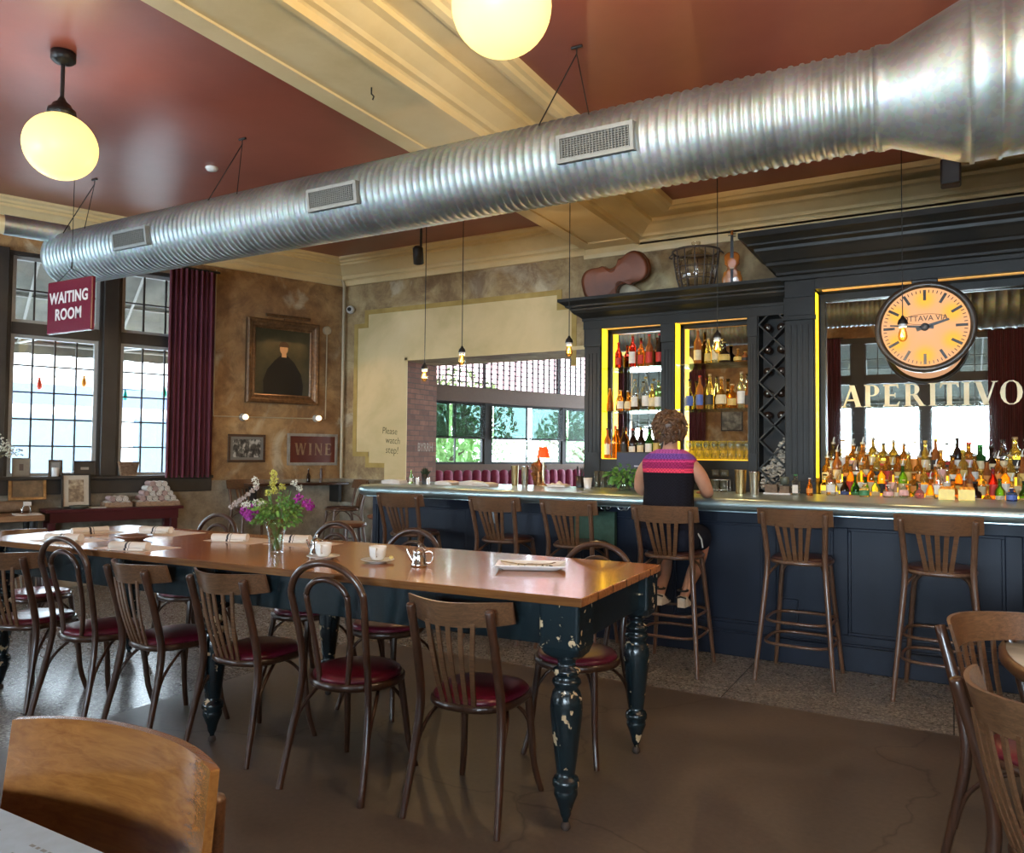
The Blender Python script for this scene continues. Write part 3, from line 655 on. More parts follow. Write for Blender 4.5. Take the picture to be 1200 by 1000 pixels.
# ================================================================== BAR COUNTER
BXL, BXR = -4.70, RIGHT-.02
def bar():
    t = thing('bar_counter', 'long dark blue panelled bar counter with a rolled zinc top', 'bar', (0, 5.67, 0))
    b = MB(); b.box(BXL, BXR, .02, .76, .0, 1.035); b.build('body', M_BAR, t)
    b = MB(); b.box(BXL-.015, BXR, -.012, .02, 0, .165); b.box(BXL-.015, BXR, -.004, .02, .165, .18); b.build('kick_board', M_BAR, t, .004)
    # framed panels
    edges = [BXL, -3.62, -3.49, -2.72, -2.62, -1.98, -1.86, -1.12, -.655, .33, 1.3, 2.3, 3.3, BXR]
    b = MB(); b.box(BXL, BXR, 0, .02, .95, 1.035); b.box(BXL, BXR, 0, .02, .18, .235)
    for e in edges: b.box(e-.045 if e > BXL else e, e+.045, 0, .02, .235, .95)
    b.build('panel_frame', M_BAR, t, .004)
    b = MB()
    for a, c in zip(edges, edges[1:]):
        if c-a < .3: continue
        for q in ((a+.045,c-.045,.235,.255),(a+.045,c-.045,.93,.95)): b.box(q[0],q[1],.004,.02,q[2],q[3])
        b.box(a+.045,a+.065,.004,.02,.255,.93); b.box(c-.065,c-.045,.004,.02,.255,.93)
    b.build('panel_moulding', M_BAR, t, .004)
    b = MB(); b.box(-1.07,-.93,-.004,.0201,.24,.44); b.box(-1.06,-.94,-.008,.02,.25,.43); b.build('floor_vent_cover', M_BAR, t, .003)
    # zinc top with its rolled edge, rounded at the free end
    r = .046; yf = -.27+r; z = 1.092; rad = .16
    xl = BXL-.06+r
    path = [(BXR, yf, z)] + [(xl+rad, yf, z)] + [(xl+rad-rad*math.sin(a), yf+rad-rad*math.cos(a), z) for a in [math.pi/2*k/8 for k in range(1,9)]] + [(xl, .84, z)]
    b = MB(); b.tube(path, r, 14); b.build('rolled_edge', M_ZINC, t)
    o = [(BXR, yf), (xl+rad, yf)] + [(xl+rad-rad*math.sin(a), yf+rad-rad*math.cos(a)) for a in [math.pi/2*k/8 for k in range(1,9)]] + [(xl, .84), (BXR, .84)]
    b = MB(); b.prism(o, 1.04, z+r-.002); b.build('zinc_top', M_ZINC, t)
    for x in (-3.50, -2.20, -2.35, .75, 1.9):
        b = MB(); b.box(x-.012, x+.012, -.01, .0, 1.0, 1.03)
        for sx in (-1, 1): b.tube([(x,-.01,1.012),(x+sx*.02,-.03,1.002),(x+sx*.042,-.04,1.014),(x+sx*.05,-.036,1.03)], .006, 6)
        b.tube([(x,-.01,1.02),(x,-.03,1.03),(x,-.036,1.045)], .005, 6)
        b.build('coat_hook', plain('pale chrome', (.8,.8,.8), .2, .8), t)
    b = MB()
    for zz in (.905,): b.box(-3.42,-3.34,-.006,.0,.84,.96)
    b.build('socket_plate', plain('dull steel plate', (.10,.10,.10), .35, .5), t)
bar()
BT = 1.137   # height of the zinc surface
t = thing('tote_bag', 'dark green tote bag hanging from a hook under the bar', 'bag', (-2.42, 5.60, .72), 0)
b = MB(); b.slab(lambda u, v: (-.17+.34*u, -.02-.018*math.sin(math.pi*u)*math.sin(math.pi*v), .27*v), lambda u, v: (-.17+.34*u, .025, .27*v), 10, 8); b.build('pouch', noisy('green canvas', [(.3,(.020,.055,.036)),(.7,(.032,.08,.055))], 30, .8), t)
b = MB(); b.tube([(-.08,.0,.26),(-.03,0,.32),(.07,.03,.305),(.08,0,.26)], .008, 6); b.build('strap', MATS['green canvas'], t)

# ================================================================== BACK BAR
def backbar():
    t = thing('back_bar', 'tall charcoal back bar cabinet with mirrors, fluted pilasters and deep cornices', 'cabinet', (0, 7.2, 0))
    L0, L1 = -3.24, -1.25           # left unit
    y1 = .49
    # low cupboards
    b = MB(); b.box(L0, RIGHT-.02, -.30, y1, 0, .93); b.box(L0-.03, RIGHT-.02, -.33, y1, .93, .965); b.build('base_cupboard', M_CAB, t, .004)
    # ---- left unit carcass
    b = MB()
    b.box(L0, L1, .23, y1, .965, 2.78)          # solid back
    b.box(L0, -1.52, 0, .23, 1.1, 1.387); b.box(L0, L1, 0, .23, 2.70, 2.80)
    for a, c in ((L0,-3.05),(-2.43,-2.29),(-1.61,-1.52)): b.box(a, c, 0, .23, 1.387, 2.70)
    b.build('carcass', M_CAB, t, .004)
    b = MB()
    for a, c in ((L0+.01,-3.06),(-2.425,-2.295),(-1.605,-1.525)):
        b.box(a, c, -.018, 0, .965, 2.52); b.box(a-.006, c+.006, -.026, 0, 2.52, 2.70)
        w = c-a; n = 3
        for k in range(n): x = a+w*(k+1)/(n+1); b.box(x-.008, x+.008, -.026, -.018, 1.45, 2.45)
    b.build('pilaster', M_CAB, t, .003)
    b = MB(); b.box(L0-.01, L1+.1, -.012, .0, 2.70, 2.79); b.build('frieze', M_CAB, t, .003)
    PR = [(0,2.78),(.02,2.785),(.02,2.81),(.045,2.83),(.085,2.855),(.11,2.885),(.115,2.90),(.15,2.915),(.155,2.93),(.19,2.955),(.21,2.965),(.21,2.995),(0,2.995)]
    b = MB(); b.sweep([(L0, y1), (L0, 0), (L1+.15, 0)], [(o_, z_) for o_, z_ in PR]); b.box(L0, L1+.1, 0, y1, 2.78, 2.994); b.build('cornice', M_CAB, t)
    # mirrors behind the shelves, amber panels in the jambs
    for a, c in ((-3.05,-2.43),(-2.29,-1.61)):
        m_ = MB(); m_.box(a, c, .222, .232, 1.387, 2.70); mo = m_.build('mirror', M_MIRROR, t)
        f = MB(); f.box(a, a+.022, .20, .222, 1.387, 2.70); f.box(a, c, .20, .222, 2.67, 2.70); f.build('mirror_frame', M_CAB, mo)
        l = MB(); l.box(a, a+.004, .01, .14, 1.39, 2.70); l.build('light_panel', M_LED, t)
        l = MB(); l.box(a+.004, c, .02, .06, 2.694, 2.70); l.build('reflection_strip', emis('painted reflection', (1,.50,.10), .16), t)  # no lamp: dim glow painted in for a gold-brown reflection
        for z in (1.865, 2.295):
            g = MB(); g.box(a+.005, c-.002, .0, .218, z-.005, z+.005); g.build('glass_shelf', M_SHELFG, t)
        g = MB(); g.box(a+.005, c-.002, .0, .218, 1.387, 1.395); g.build('lit_ledge', emis('amber ledge', (1,.52,.02), .5), t)
    # ---- wine rack
    b = MB(); b.box(-1.52, L1, .20, .23, .965, 2.74); b.box(-1.52, -1.512, 0, .23, .965, 2.74); b.box(-1.26, -1.25, 0, .23, .965, 2.74)
    b.build('rack_back', plain('rack void', (.006,.006,.006), .6), t)
    b = MB(); w = .25; n = 5; x0, x1 = -1.512, -1.26; dz = (2.73-1.05)/6.4
    z = 1.05
    k = 0
    while z < 2.73:
        z2 = min(z+dz, 2.73)
        b.bar((x0, .06, z), (x0+(x1-x0)*(z2-z)/dz, .06, z2), .014, .12, (0,1,0)); b.bar((x1, .06, z), (x1-(x1-x0)*(z2-z)/dz, .06, z2), .014, .12, (0,1,0)); z += dz
    b.build('lattice', M_CAB, t)
    # ---- big unit with the APERITIVO mirror
    b = MB(); q = -.2
    b.box(L1, -1.0, q, .23, .965, 3.0); b.box(-1.0, RIGHT-.02, q, .18, 2.86, 3.02); b.box(L1, RIGHT-.02, .23, y1, .965, 3.02)
    b.build('tall_frame', M_CAB, t, .004)
    b = MB(); b.box(L1+.01, -1.01, q-.03, q, .965, 2.62); b.box(L1, -1.0, q-.045, q, 2.62, 2.80); b.box(L1-.01, -.99, q-.06, q, .965, 1.22); b.box(L1-.01,-.99,q-.06,q,2.60,2.64)
    for k in range(4): x = L1+.055+.046*k; b.box(x-.009, x+.009, q-.038, q-.03, 1.28, 2.56)
    b.build('fluted_pilaster', M_CAB, t, .004)
    PR2 = [(0,2.95),(.025,2.955),(.025,2.99),(.04,3.0),(.06,3.0),(.06,3.02),(.10,3.06),(.13,3.075),(.13,3.10),(.145,3.11),(.19,3.17),(.21,3.19),(.215,3.215),(.26,3.235),(.265,3.25),(.30,3.28),(.325,3.295),(.325,3.34),(0,3.34)]
    b = MB(); b.sweep([(L1, y1), (L1, q), (RIGHT-.02, q)], PR2); b.box(L1, RIGHT-.02, q, y1, 2.95, 3.335); b.build('tall_cornice', M_CAB, t)
    b = MB(); b.box(-1.0, RIGHT-.02, q-.012, q, 2.87, 2.95); b.box(-1.0, RIGHT-.02, q-.02, q, 2.86, 2.875); b.build('header', M_CAB, t)
    l = MB(); l.box(-1.0, -.996, q+.03, q+.16, 1.25, 2.84); l.build('light_panel', M_LED, t)
    l = MB(); l.box(-.95, 3.4, q+.04, q+.09, 2.852, 2.86); l.build('reflection_strip', MATS['painted reflection'], t)  # same painted reflection under the tall header
    # mirror hangs a hair out of true: leans back and turns slightly
    m_ = MB(); m_.box(-1.64, 1.64, -.004, .004, -.80, .80); mo = m_.build('mirror', M_MIRROR, t); mo.location = (.68, .17, 2.06); mo.rotation_euler = (R(MTX), 0, R(MTZ))
    f = MB(); f.box(-.995, -.955, .06, .13, 1.25, 2.86); f.box(-.955, RIGHT-.02, .06, .13, 2.80, 2.86); f.build('mirror_frame', M_CAB, mo); f_ = f
    mo.children[0].matrix_parent_inverse = mo.matrix_local.inverted() if False else (Matrix.Translation(mo.location) @ mo.rotation_euler.to_matrix().to_4x4()).inverted()
    # stepped bottle display with lit risers
    for k, (z, y) in enumerate(((1.02,-.17),(1.10,-.09),(1.19,-.01),(1.29,.065))):
        s = MB(); s.box(-.99, 3.4, y-.005, .14, z-.10 if k else .965, z); s.build('bottle_step', M_CAB, t)
        l = MB(); l.box(-.985, 3.4, y-.008, y-.0045, z-.075, z-.008); l.build('lit_riser', emis('amber riser', (1,.50,.02), 2.2), t)
    return t
MTX, MTZ = 1.0, 1.07
index(backbar())
# ------------------------------------------------------------------ gilded letters on the mirror (hand-cut serif capitals, unit height 1)
def glyph(ch):
    Q = []
    def st(x0,y0,x1,y1,w): # slanted stem, w measured horizontally
        Q.append([(x0-w/2,y0),(x0+w/2,y0),(x1+w/2,y1),(x1-w/2,y1)])
    def hb(x0,x1,y0,y1): Q.append([(x0,y0),(x1,y0),(x1,y1),(x0,y1)])
    def serif(x, y, w=.30, up=1): Q.append([(x-w/2,y),(x+w/2,y),(x+w/4,y+.045*up),(x-w/4,y+.045*up)][::1 if up > 0 else -1])
    def bowl(cx, cy, rx, ry, a0, a1, tmax, tmin):
        n = 14
        for i in range(n):
            A = [a0+(a1-a0)*(i+e)/n for e in (0,1)]; p = []
            for a in A:
                t_ = tmin+(tmax-tmin)*abs(math.cos(a)); p.append(((cx+rx*math.cos(a), cy+ry*math.sin(a)), (cx+(rx-t_)*math.cos(a), cy+(ry-tmin)*math.sin(a))))
            Q.append([p[0][0], p[1][0], p[1][1], p[0][1]])
    W = .18; w = .075
    if ch == 'A': st(.10,0,.42,1,w); st(.68,0,.42,1,W+.02); hb(.2,.6,.28,.35); serif(.10,0,.28); serif(.68,0,.34); adv = .80
    elif ch == 'P': st(.18,0,.18,1,W); serif(.18,0,.36); hb(.04,.34,.96,1); bowl(.32,.74,.30,.26,-math.pi/2,math.pi/2,W,.045); hb(.2,.33,.48,.525); adv = .68
    elif ch == 'E': st(.18,0,.18,1,W); hb(.04,.62,.0,.085); hb(.04,.60,.92,1); hb(.2,.48,.47,.54); Q.append([(.60,0),(.66,.22),(.62,.22),(.52,.05)]); Q.append([(.60,1),(.50,.95),(.59,.80),(.62,.80)]); hb(.46,.49,.40,.62); adv = .72
    elif ch == 'R': st(.18,0,.18,1,W); serif(.18,0,.36); hb(.04,.34,.96,1); bowl(.32,.74,.28,.26,-math.pi/2,math.pi/2,W,.045); hb(.2,.36,.48,.525); st(.70,0,.42,.50,W); serif(.72,0,.26); adv = .84
    elif ch == 'I': st(.18,0,.18,1,W); serif(.18,0,.36); serif(.18,1,.36,-1); adv = .38
    elif ch == 'T': st(.34,0,.34,1,W); serif(.34,0,.36); hb(.02,.66,.92,1); Q.append([(.0,.78),(.04,.78),(.12,.95),(.02,1)]); Q.append([(.68,.78),(.66,1),(.56,.95),(.64,.78)]); adv = .70
    elif ch == 'V': st(.42,0,.14,1,W+.02); st(.42,0,.70,1,w); serif(.12,1,.34,-1); serif(.70,1,.26,-1); adv = .80
    elif ch == 'O': bowl(.40,.50,.38,.52,0,2*math.pi,W,.045); adv = .82
    elif ch == 'W': st(.32,0,.12,1,W); st(.32,0,.54,1,w); st(.76,0,.54,1,W); st(.76,0,.96,1,w); serif(.12,1,.3,-1); serif(.96,1,.22,-1); adv = 1.08
    elif ch == 'N': st(.14,0,.14,1,w); st(.66,0,.14,1,W); st(.66,0,.66,1,w); serif(.14,0,.26); serif(.66,1,.26,-1); serif(.12,1,.2,-1); adv = .82
    else: adv = .4
    return Q, adv
def word(name, s, h, mat, parent, M, th=.004, space=.06, only=None):
    b = MB(); x = 0
    for ch in s:
        Q, a = glyph(ch); b.M = M @ Matrix.Diagonal((h,h,1,1)) @ Matrix.Translation((x,0,0))
        for q in Q: b.prism(q, 0, th)
        x += a+space
    return b.build(name, mat, parent), x*h
M_GOLD = noisy('gold leaf', [(.3,(.80,.68,.40)),(.7,(.95,.86,.60))], 8, .5)
L_, wd = word('lettering', 'APERITIVO', .19, M_GOLD, None, T(0,0,0,R(90),0,0))
_mr = Euler((R(MTX),0,R(MTZ))).to_matrix(); L_.location = Vector((.68,7.37,2.06)) + _mr @ Vector((-1.515,-.0055,-.195)); L_.rotation_euler = (R(MTX),0,R(MTZ)); L_.scale = (1.345/(wd-.012), 1, 1)
L_.name = 'gilded_lettering'; tag(L_, 'gold serif capitals reading APERITIVO on the bar mirror', 'lettering')

# ------------------------------------------------------------------ station clock
def clock():
    r = .335; t = thing('station_clock', 'round lit station clock with black rim hung from the back bar cornice', 'clock', (-.165, 6.72, 2.425), 0)
    b = MB(); b.M = T(0,0,0,R(90),0,0)
    b.lathe([(r-.03,-.155),(r-.005,-.15),(r,-.12),(r,.05),(r+.012,.06),(r+.012,.085),(r-.02,.095),(r-.035,.075),(r-.036,.07)], 56, cap=False); b.build('case', noisy('dark clock rim', [(.3,(.03,.022,.016)),(.7,(.05,.038,.028))], 6, .3), t)
    b = MB(); b.M = T(0,0,0,R(90),0,0); b.lathe([(r-.03,-.156),(.001,-.156)], 56); b.lathe([(r-.034,.060),(.001,.060)], 56)
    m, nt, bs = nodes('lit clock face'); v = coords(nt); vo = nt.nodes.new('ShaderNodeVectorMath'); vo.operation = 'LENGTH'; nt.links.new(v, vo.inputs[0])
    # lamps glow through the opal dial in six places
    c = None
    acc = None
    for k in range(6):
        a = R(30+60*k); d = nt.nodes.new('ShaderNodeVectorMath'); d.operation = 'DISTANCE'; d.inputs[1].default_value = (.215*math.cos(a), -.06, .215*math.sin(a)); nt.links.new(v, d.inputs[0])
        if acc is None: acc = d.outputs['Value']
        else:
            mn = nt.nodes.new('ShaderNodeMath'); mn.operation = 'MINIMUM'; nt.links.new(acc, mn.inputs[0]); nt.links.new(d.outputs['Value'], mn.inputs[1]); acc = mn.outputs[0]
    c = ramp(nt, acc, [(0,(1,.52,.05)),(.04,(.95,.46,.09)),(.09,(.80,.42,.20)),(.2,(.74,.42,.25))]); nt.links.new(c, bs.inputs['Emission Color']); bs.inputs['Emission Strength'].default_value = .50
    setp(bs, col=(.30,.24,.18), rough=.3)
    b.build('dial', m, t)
    b = MB()
    for k in range(60):
        a = R(6*k); big = k % 5 == 0; r0, r1, w = ((.205,.285,.020) if big else (.262,.285,.006)); 
        b.M = T(0,-.064,0,0,a,0); b.box(-w/2, w/2, -.002, .002, r0, r1)
    b.build('hour_marks', M_BLACK, t)
    for nm, ang, ln, w in (('minute_hand', -84, .24, .022), ('hour_hand', 73, .17, .030)):
        b = MB(); b.M = T(0,-.070,0,0,R(ang),0); b.add([(-w/2,-.003,-.06),(w/2,-.003,-.06),(w/4,-.003,ln),(-w/4,-.003,ln),(-w/2,.003,-.06),(w/2,.003,-.06),(w/4,.003,ln),(-w/4,.003,ln)], [(0,3,2,1),(4,5,6,7),(0,1,5,4),(1,2,6,5),(2,3,7,6),(3,0,4,7)])
        b.build(nm, plain('slate hands', (.05,.06,.07), .4), t)
    b = MB(); b.M = T(0,-.07,0,R(90),0,0); b.lathe([(.03,-.004),(.03,.008),(.01,.012)], 20); b.build('hub', MATS['slate hands'], t)
    text_mesh('dial_lettering', 'OTTAVA VIA', .058, M_BLACK, t, (0,-.0665,.066), (R(90),0,0), .0006, bold=.0004, sx=.92)
    b = MB(); b.M = T(0,-.065,.06,R(90),0,0)
    n = 40; b.tube([(.145*math.cos(2*math.pi*k/n), .040*math.sin(2*math.pi*k/n), 0) for k in range(n)], .0018, 5, True); b.build('name_oval', M_BLACK, t)
    b = MB(); b.box(-.09,.09,-.03,.272,r-.02,r+.045); b.build('bracket', M_BLACK, t, .01)
clock()
# ================================================================== CHAIRS
def seat_outline(w, d, n=28, taper=.88):
    P = []
    for k in range(n):
        a = 2*math.pi*k/n; c, s = math.cos(a), math.sin(a)
        x = math.copysign(abs(c)**.75, c)*w/2; y = math.copysign(abs(s)**.75, s)*d/2
        x *= (taper+(1-taper)*(y/d+.5)); P.append((x, y))
    return P
def cushion(outline, z0, z1, inset=.012):
    b = MB(); rings = []
    for f, z in ((1-.01,z0),(1.0,z0+.006),(.99,z0+.45*(z1-z0)),(.93,z0+.8*(z1-z0)),(.75,z1-.002),(.4,z1+.003),(.05,z1+.004)):
        rings.append([(x*f, y*f, z) for x, y in outline])
    b.loft(rings); return b
def ring_frame(outline, z0, z1):
    b = MB(); rings = []
    for f, z in ((.93,z0),(.99,z0+.002),(1.025,z0+.010),(1.03,(z0+z1)/2),(1.025,z1-.006),(1.0,z1)):
        rings.append([(x*f, y*f, z) for x, y in outline])
    b.loft(rings); return b
def rail(w, z0, z1, yb, bow, th=.014, lean=.03):
    def S(o):
        def fn(u, v):
            x = w*(u-.5); e = abs(2*u-1); z = z0+(z1-z0)*v
            z += (v-.5)*(-.012*e**4) + .004*e**2
            return (x, yb+bow*e**1.8-lean*(v-.5)*1.0-o, z)
        return fn
    b = MB(); b.slab(S(0), S(th), 22, 4); return b
def slat_chair(label, loc, rz, group):
    t = thing('slat_back_chair', label, 'chair', loc, rz, group)
    O = [(x, y+.0) for x, y in seat_outline(.40, .40)]
    ring_frame(O, .418, .450).build('seat_frame', M_WOODD, t)
    cushion([(x*.965, y*.965) for x, y in O], .450, .478).build('seat_cushion', M_VINYL, t)
    for s in (-1, 1):
        b = MB(); P = smooth_path([(s*.205,-.262,0),(s*.192,-.212,.22),(s*.180,-.178,.43),(s*.174,-.212,.62),(s*.172,-.276,.835)], 5)
        b.tube(P, [.0125+.006*min(1, i/8) for i in range(len(P))], 10); b.build('rear_leg', M_WOODD, t)
        b = MB(); P = smooth_path([(s*.150,.145,.425),(s*.160,.165,.25),(s*.168,.178,.12),(s*.190,.205,0)], 5); b.tube(P, [.0175-.0045*i/(len(P)-1) for i in range(len(P))], 10); b.build('front_leg', M_WOODD, t)
        b = MB(); b.tube(smooth_path([(s*.193,-.212,.17),(s*.186,-.175,.29),(s*.168,-.10,.375),(s*.130,-.02,.412)], 5), .0085, 6); b.build('brace', M_WOODD, t)
        b = MB(); b.tube(smooth_path([(s*.163,.165,.20),(s*.150,.15,.31),(s*.105,.10,.385),(s*.03,.03,.412)], 5), .0085, 6); b.build('brace', M_WOODD, t)
    rail(.46, .768, .866, -.290, .115).build('back_rail', M_WOODR, t)
    for k in range(5):
        u = (k-2)/2; b = MB()
        P = [Vector((  .066*u+.034*u*q, -.184-.085*q-.012*math.sin(q*math.pi)-.02*(1-abs(u))*q, .432+.352*q)) for q in [i/7 for i in range(8)]]
        b.loft([[(p.x-.0095,p.y-.004,p.z),(p.x+.0095,p.y-.004,p.z),(p.x+.0095,p.y+.004,p.z),(p.x-.0095,p.y+.004,p.z)] for p in P], False, True, False); b.build('back_slat', M_WOODR, t)
    return index(t)
def loop_chair(label, loc, rz, group):
    t = thing('hoop_back_chair', label, 'chair', loc, rz, group)
    O = [(.205*math.cos(2*math.pi*k/32), .205*math.sin(2*math.pi*k/32)) for k in range(32)]
    ring_frame(O, .415, .450).build('seat_frame', M_WOODD, t)
    cushion([(x*.95, y*.95) for x, y in O], .450, .480).build('seat_cushion', M_VINYL, t)
    def hoop(w, zs, zt, y0, y1, pre, r):
        pts = list(pre); n = 14; zc = zt-w*.82
        for k in range(n+1):
            a = math.pi*k/n; x = -w*math.cos(a); z = zc+w*.82*math.sin(a); q = (z-.45)/(zt-.45); pts.append((x, y0+(y1-y0)*q, z))
        pts += [(-x, y, z) for x, y, z in pre[::-1]]
        b = MB(); b.tube(smooth_path(pts, 3), r, 10); return b
    hoop(.185, .45, .965, -.165, -.262, [(-.205,-.265,0),(-.195,-.215,.20),(-.172,-.172,.43),(-.168,-.185,.60)], .0155).build('outer_hoop', M_WOODD, t)
    hoop(.105, .45, .895, -.165, -.250, [(-.070,-.178,.425),(-.078,-.178,.50),(-.092,-.19,.62)], .0125).build('inner_hoop', M_WOODD, t)
    for s in (-1, 1):
        b = MB(); P = smooth_path([(s*.145,.125,.42),(s*.158,.150,.25),(s*.168,.165,.12),(s*.190,.195,0)], 5); b.tube(P, [.0175-.0045*i/(len(P)-1) for i in range(len(P))], 10); b.build('front_leg', M_WOODD, t)
        b = MB(); b.tube(smooth_path([(s*.193,-.212,.17),(s*.186,-.170,.29),(s*.160,-.09,.375),(s*.12,-.01,.412)], 5), .0085, 6); b.build('brace', M_WOODD, t)
        b = MB(); b.tube(smooth_path([(s*.160,.155,.20),(s*.145,.14,.31),(s*.10,.09,.385),(s*.03,.03,.412)], 5), .0085, 6); b.build('brace', M_WOODD, t)
    return index(t)
def bar_chair(label, loc, rz, group):
    t = thing('bar_stool', label, 'stool', loc, rz, group)
    O = seat_outline(.40, .38)
    ring_frame(O, .735, .762).build('seat_frame', M_STOOLW, t)
    cushion([(x*.96, y*.96) for x, y in O], .762, .785).build('seat_cushion', M_BLKV, t)
    for s in (-1, 1):
        b = MB(); P = smooth_path([(s*.238,-.262,0),(s*.212,-.222,.30),(s*.178,-.176,.70),(s*.180,-.20,.88),(s*.192,-.255,1.068)], 5)
        b.tube(P, [.0135+.004*min(1, i/8) for i in range(len(P))], 10); b.build('rear_leg', M_STOOLW, t)
        b = MB(); P = smooth_path([(s*.148,.14,.74),(s*.175,.175,.45),(s*.215,.222,0)], 6); b.tube(P, [.0175-.004*i/(len(P)-1) for i in range(len(P))], 10); b.build('front_leg', M_STOOLW, t)
        b = MB(); b.tube(smooth_path([(s*.190,-.192,.56),(s*.178,-.15,.66),(s*.13,-.05,.728)], 5), .0085, 6); b.build('brace', M_STOOLW, t)
        b = MB(); b.tube(smooth_path([(s*.163,.16,.56),(s*.14,.13,.67),(s*.08,.06,.728)], 5), .0085, 6); b.build('brace', M_STOOLW, t)
    for z, f in ((.375, 1.0), (.235, 1.04)):
        b = MB(); n = 28; pts = []
        for k in range(n):
            a = 2*math.pi*k/n; c, s = math.cos(a), math.sin(a)
            pts.append((math.copysign(abs(c)**.55, c)*.200*f, -.012+math.copysign(abs(s)**.55, s)*.208*f, z))
        b.tube(pts, .010, 7, True); b.build('foot_ring', M_STOOLW, t)
    rail(.46, .985, 1.098, -.282, .080).build('back_rail', M_WOODR, t)
    for k in range(5):
        u = (k-2)/2; b = MB()
        P = [Vector((.060*u+.040*u*q, -.178-.088*q-.02*(1-abs(u))*q, .745+.26*q)) for q in [i/6 for i in range(7)]]
        b.loft([[(p.x-.0125,p.y-.004,p.z),(p.x+.0125,p.y-.004,p.z),(p.x+.0125,p.y+.004,p.z),(p.x-.0125,p.y+.004,p.z)] for p in P], False, True, False); b.build('back_slat', M_WOODR, t)
    return index(t)
G1, G2 = 'slat back chairs with burgundy seats', 'hoop back bentwood chairs'
def P2(bx, by, rz, d=.262):   # floor position of a chair from the middle of its rear feet
    return (bx-d*math.sin(R(rz)), by+d*math.cos(R(rz)), 0)
A = slat_chair('slat back chair at the table corner nearest the camera, beside the chipped front leg', P2(-1.68,2.50,5), R(5), G1)
dup(A, P2(-2.98,2.49,2), R(2), 'slat back chair next to the left of the nearest hoop back chair')
dup(A, P2(-3.61,2.46,-5), R(-5), 'slat back chair tucked in between a slat back and the farther hoop back chair')
dup(A, P2(-4.57,2.34,18), R(18), 'slat back chair on the near side, cut by the left edge of the photo')
dup(A, (-5.42,3.02,0), R(-80), 'slat back chair at the window end of the long table')
dup(A, (.285,3.12,0), R(-126), 'slat back chair on the far side of the small round table')
dup(A, (.33,2.38,0), R(-64), 'slat back chair nearest the camera at the small round table')
B = loop_chair('hoop back chair nearest the camera, in the middle of the near side', P2(-2.29,2.45,6), R(6), G2)
dup(B, P2(-4.06,2.38,4), R(4), 'hoop back chair on the near side below the rolled napkins, darkest one')
dup(B, (-1.60,3.49,0), R(180), 'hoop back chair across the table behind the white oblong plate')
dup(B, (-2.80,3.52,0), R(181), 'hoop back chair across the table behind the single steel jug')
dup(B, (-3.50,3.60,0), R(178), 'hoop back chair across the table behind the vase and cup')
dup(B, (-4.62,3.62,0), R(184), 'hoop back chair across the table nearest the napkin baskets')
S = bar_chair('bar stool second from the free end of the bar', (-3.07,5.36,0), 0, 'slat back bar stools')
for x, y, r, l in ((-3.97,5.34,2,'bar stool closest to the free left end of the bar'),(-2.44,5.36,0,'bar stool in front of the green tote bag'),(-1.66,5.20,0,'bar stool that the woman sits on'),(-.86,5.38,-2,'empty bar stool right of the seated woman'),(-.06,5.35,-3,'bar stool below the round clock, in front of the bright blue panel'),(.72,5.35,0,'bar stool cut by the right edge of the photo'),
                   (-7.05,6.35,-112,'bar stool under the wall ledge below the small framed photo'),(-6.35,7.10,150,'bar stool with its seat turned in the back corner')):
    dup(S, (x,y,0), R(r), l)
# ================================================================== LONG TABLE
def long_table():
    t = thing('farm_table', 'long plank dining table on turned black legs with chipped paint', 'table', (-3.17, 3.075, 0), R(2.45))
    H = .896; L = 1.955; W = .516
    b = MB(); b.box(-L, L, -W, W, H-.034, H); b.build('tabletop', M_TOP, t, .004)
    b = MB(); z0, z1 = .70, H-.034
    b.box(-L+.13, L-.13, -W+.045, -W+.07, z0, z1); b.box(-L+.13, L-.13, W-.07, W-.045, z0, z1); b.box(-L+.06, -L+.085, -W+.13, W-.13, z0, z1); b.box(L-.085, L-.06, -W+.13, W-.13, z0, z1)
    b.build('apron', M_BLKP, t, .003)
    for x in (L-.095, -.03, -L+.155):
        for y in (-.43, .43):
            b = MB(); b.M = T(x, y, 0)
            n = 4; s = .082
            def sq(h, z, rr=.02, c=s):
                P = []
                for qx, qy, a0 in ((1,1,0),(-1,1,90),(-1,-1,180),(1,-1,270)):
                    for k in range(4):
                        a = R(a0+30*k); P.append(((c-rr)*qx+rr*math.cos(a), (c-rr)*qy+rr*math.sin(a), z))
                return P
            b.loft([sq(0,.655,.06,.062), sq(0,.672,.035,.076), sq(0,.70,.014), sq(0,z1,.012)], False, True, False)
            b.lathe([(.040,.665),(.046,.655),(.036,.640),(.034,.620),(.050,.610),(.055,.600),(.048,.588),(.040,.580),(.054,.568),(.057,.556),(.048,.545),(.044,.535),(.054,.52),(.061,.49),(.063,.46),(.060,.42),(.052,.35),(.044,.28),(.037,.225),(.034,.205),(.046,.198),(.052,.185),(.052,.170),(.042,.158),(.045,.150),(.046,.135),(.040,.12),(.032,.10),(.024,.075),(.020,.055),(.012,.04),(.010,.022)], 24)
            o = b.build('leg', M_CHIP, t)
            c = MB(); c.M = T(x, y, 0); c.lathe([(.012,.03),(.018,.022),(.020,.008),(.014,0)], 14); c.build('castor', plain('rusty iron', (.045,.028,.020), .7), o)
long_table()
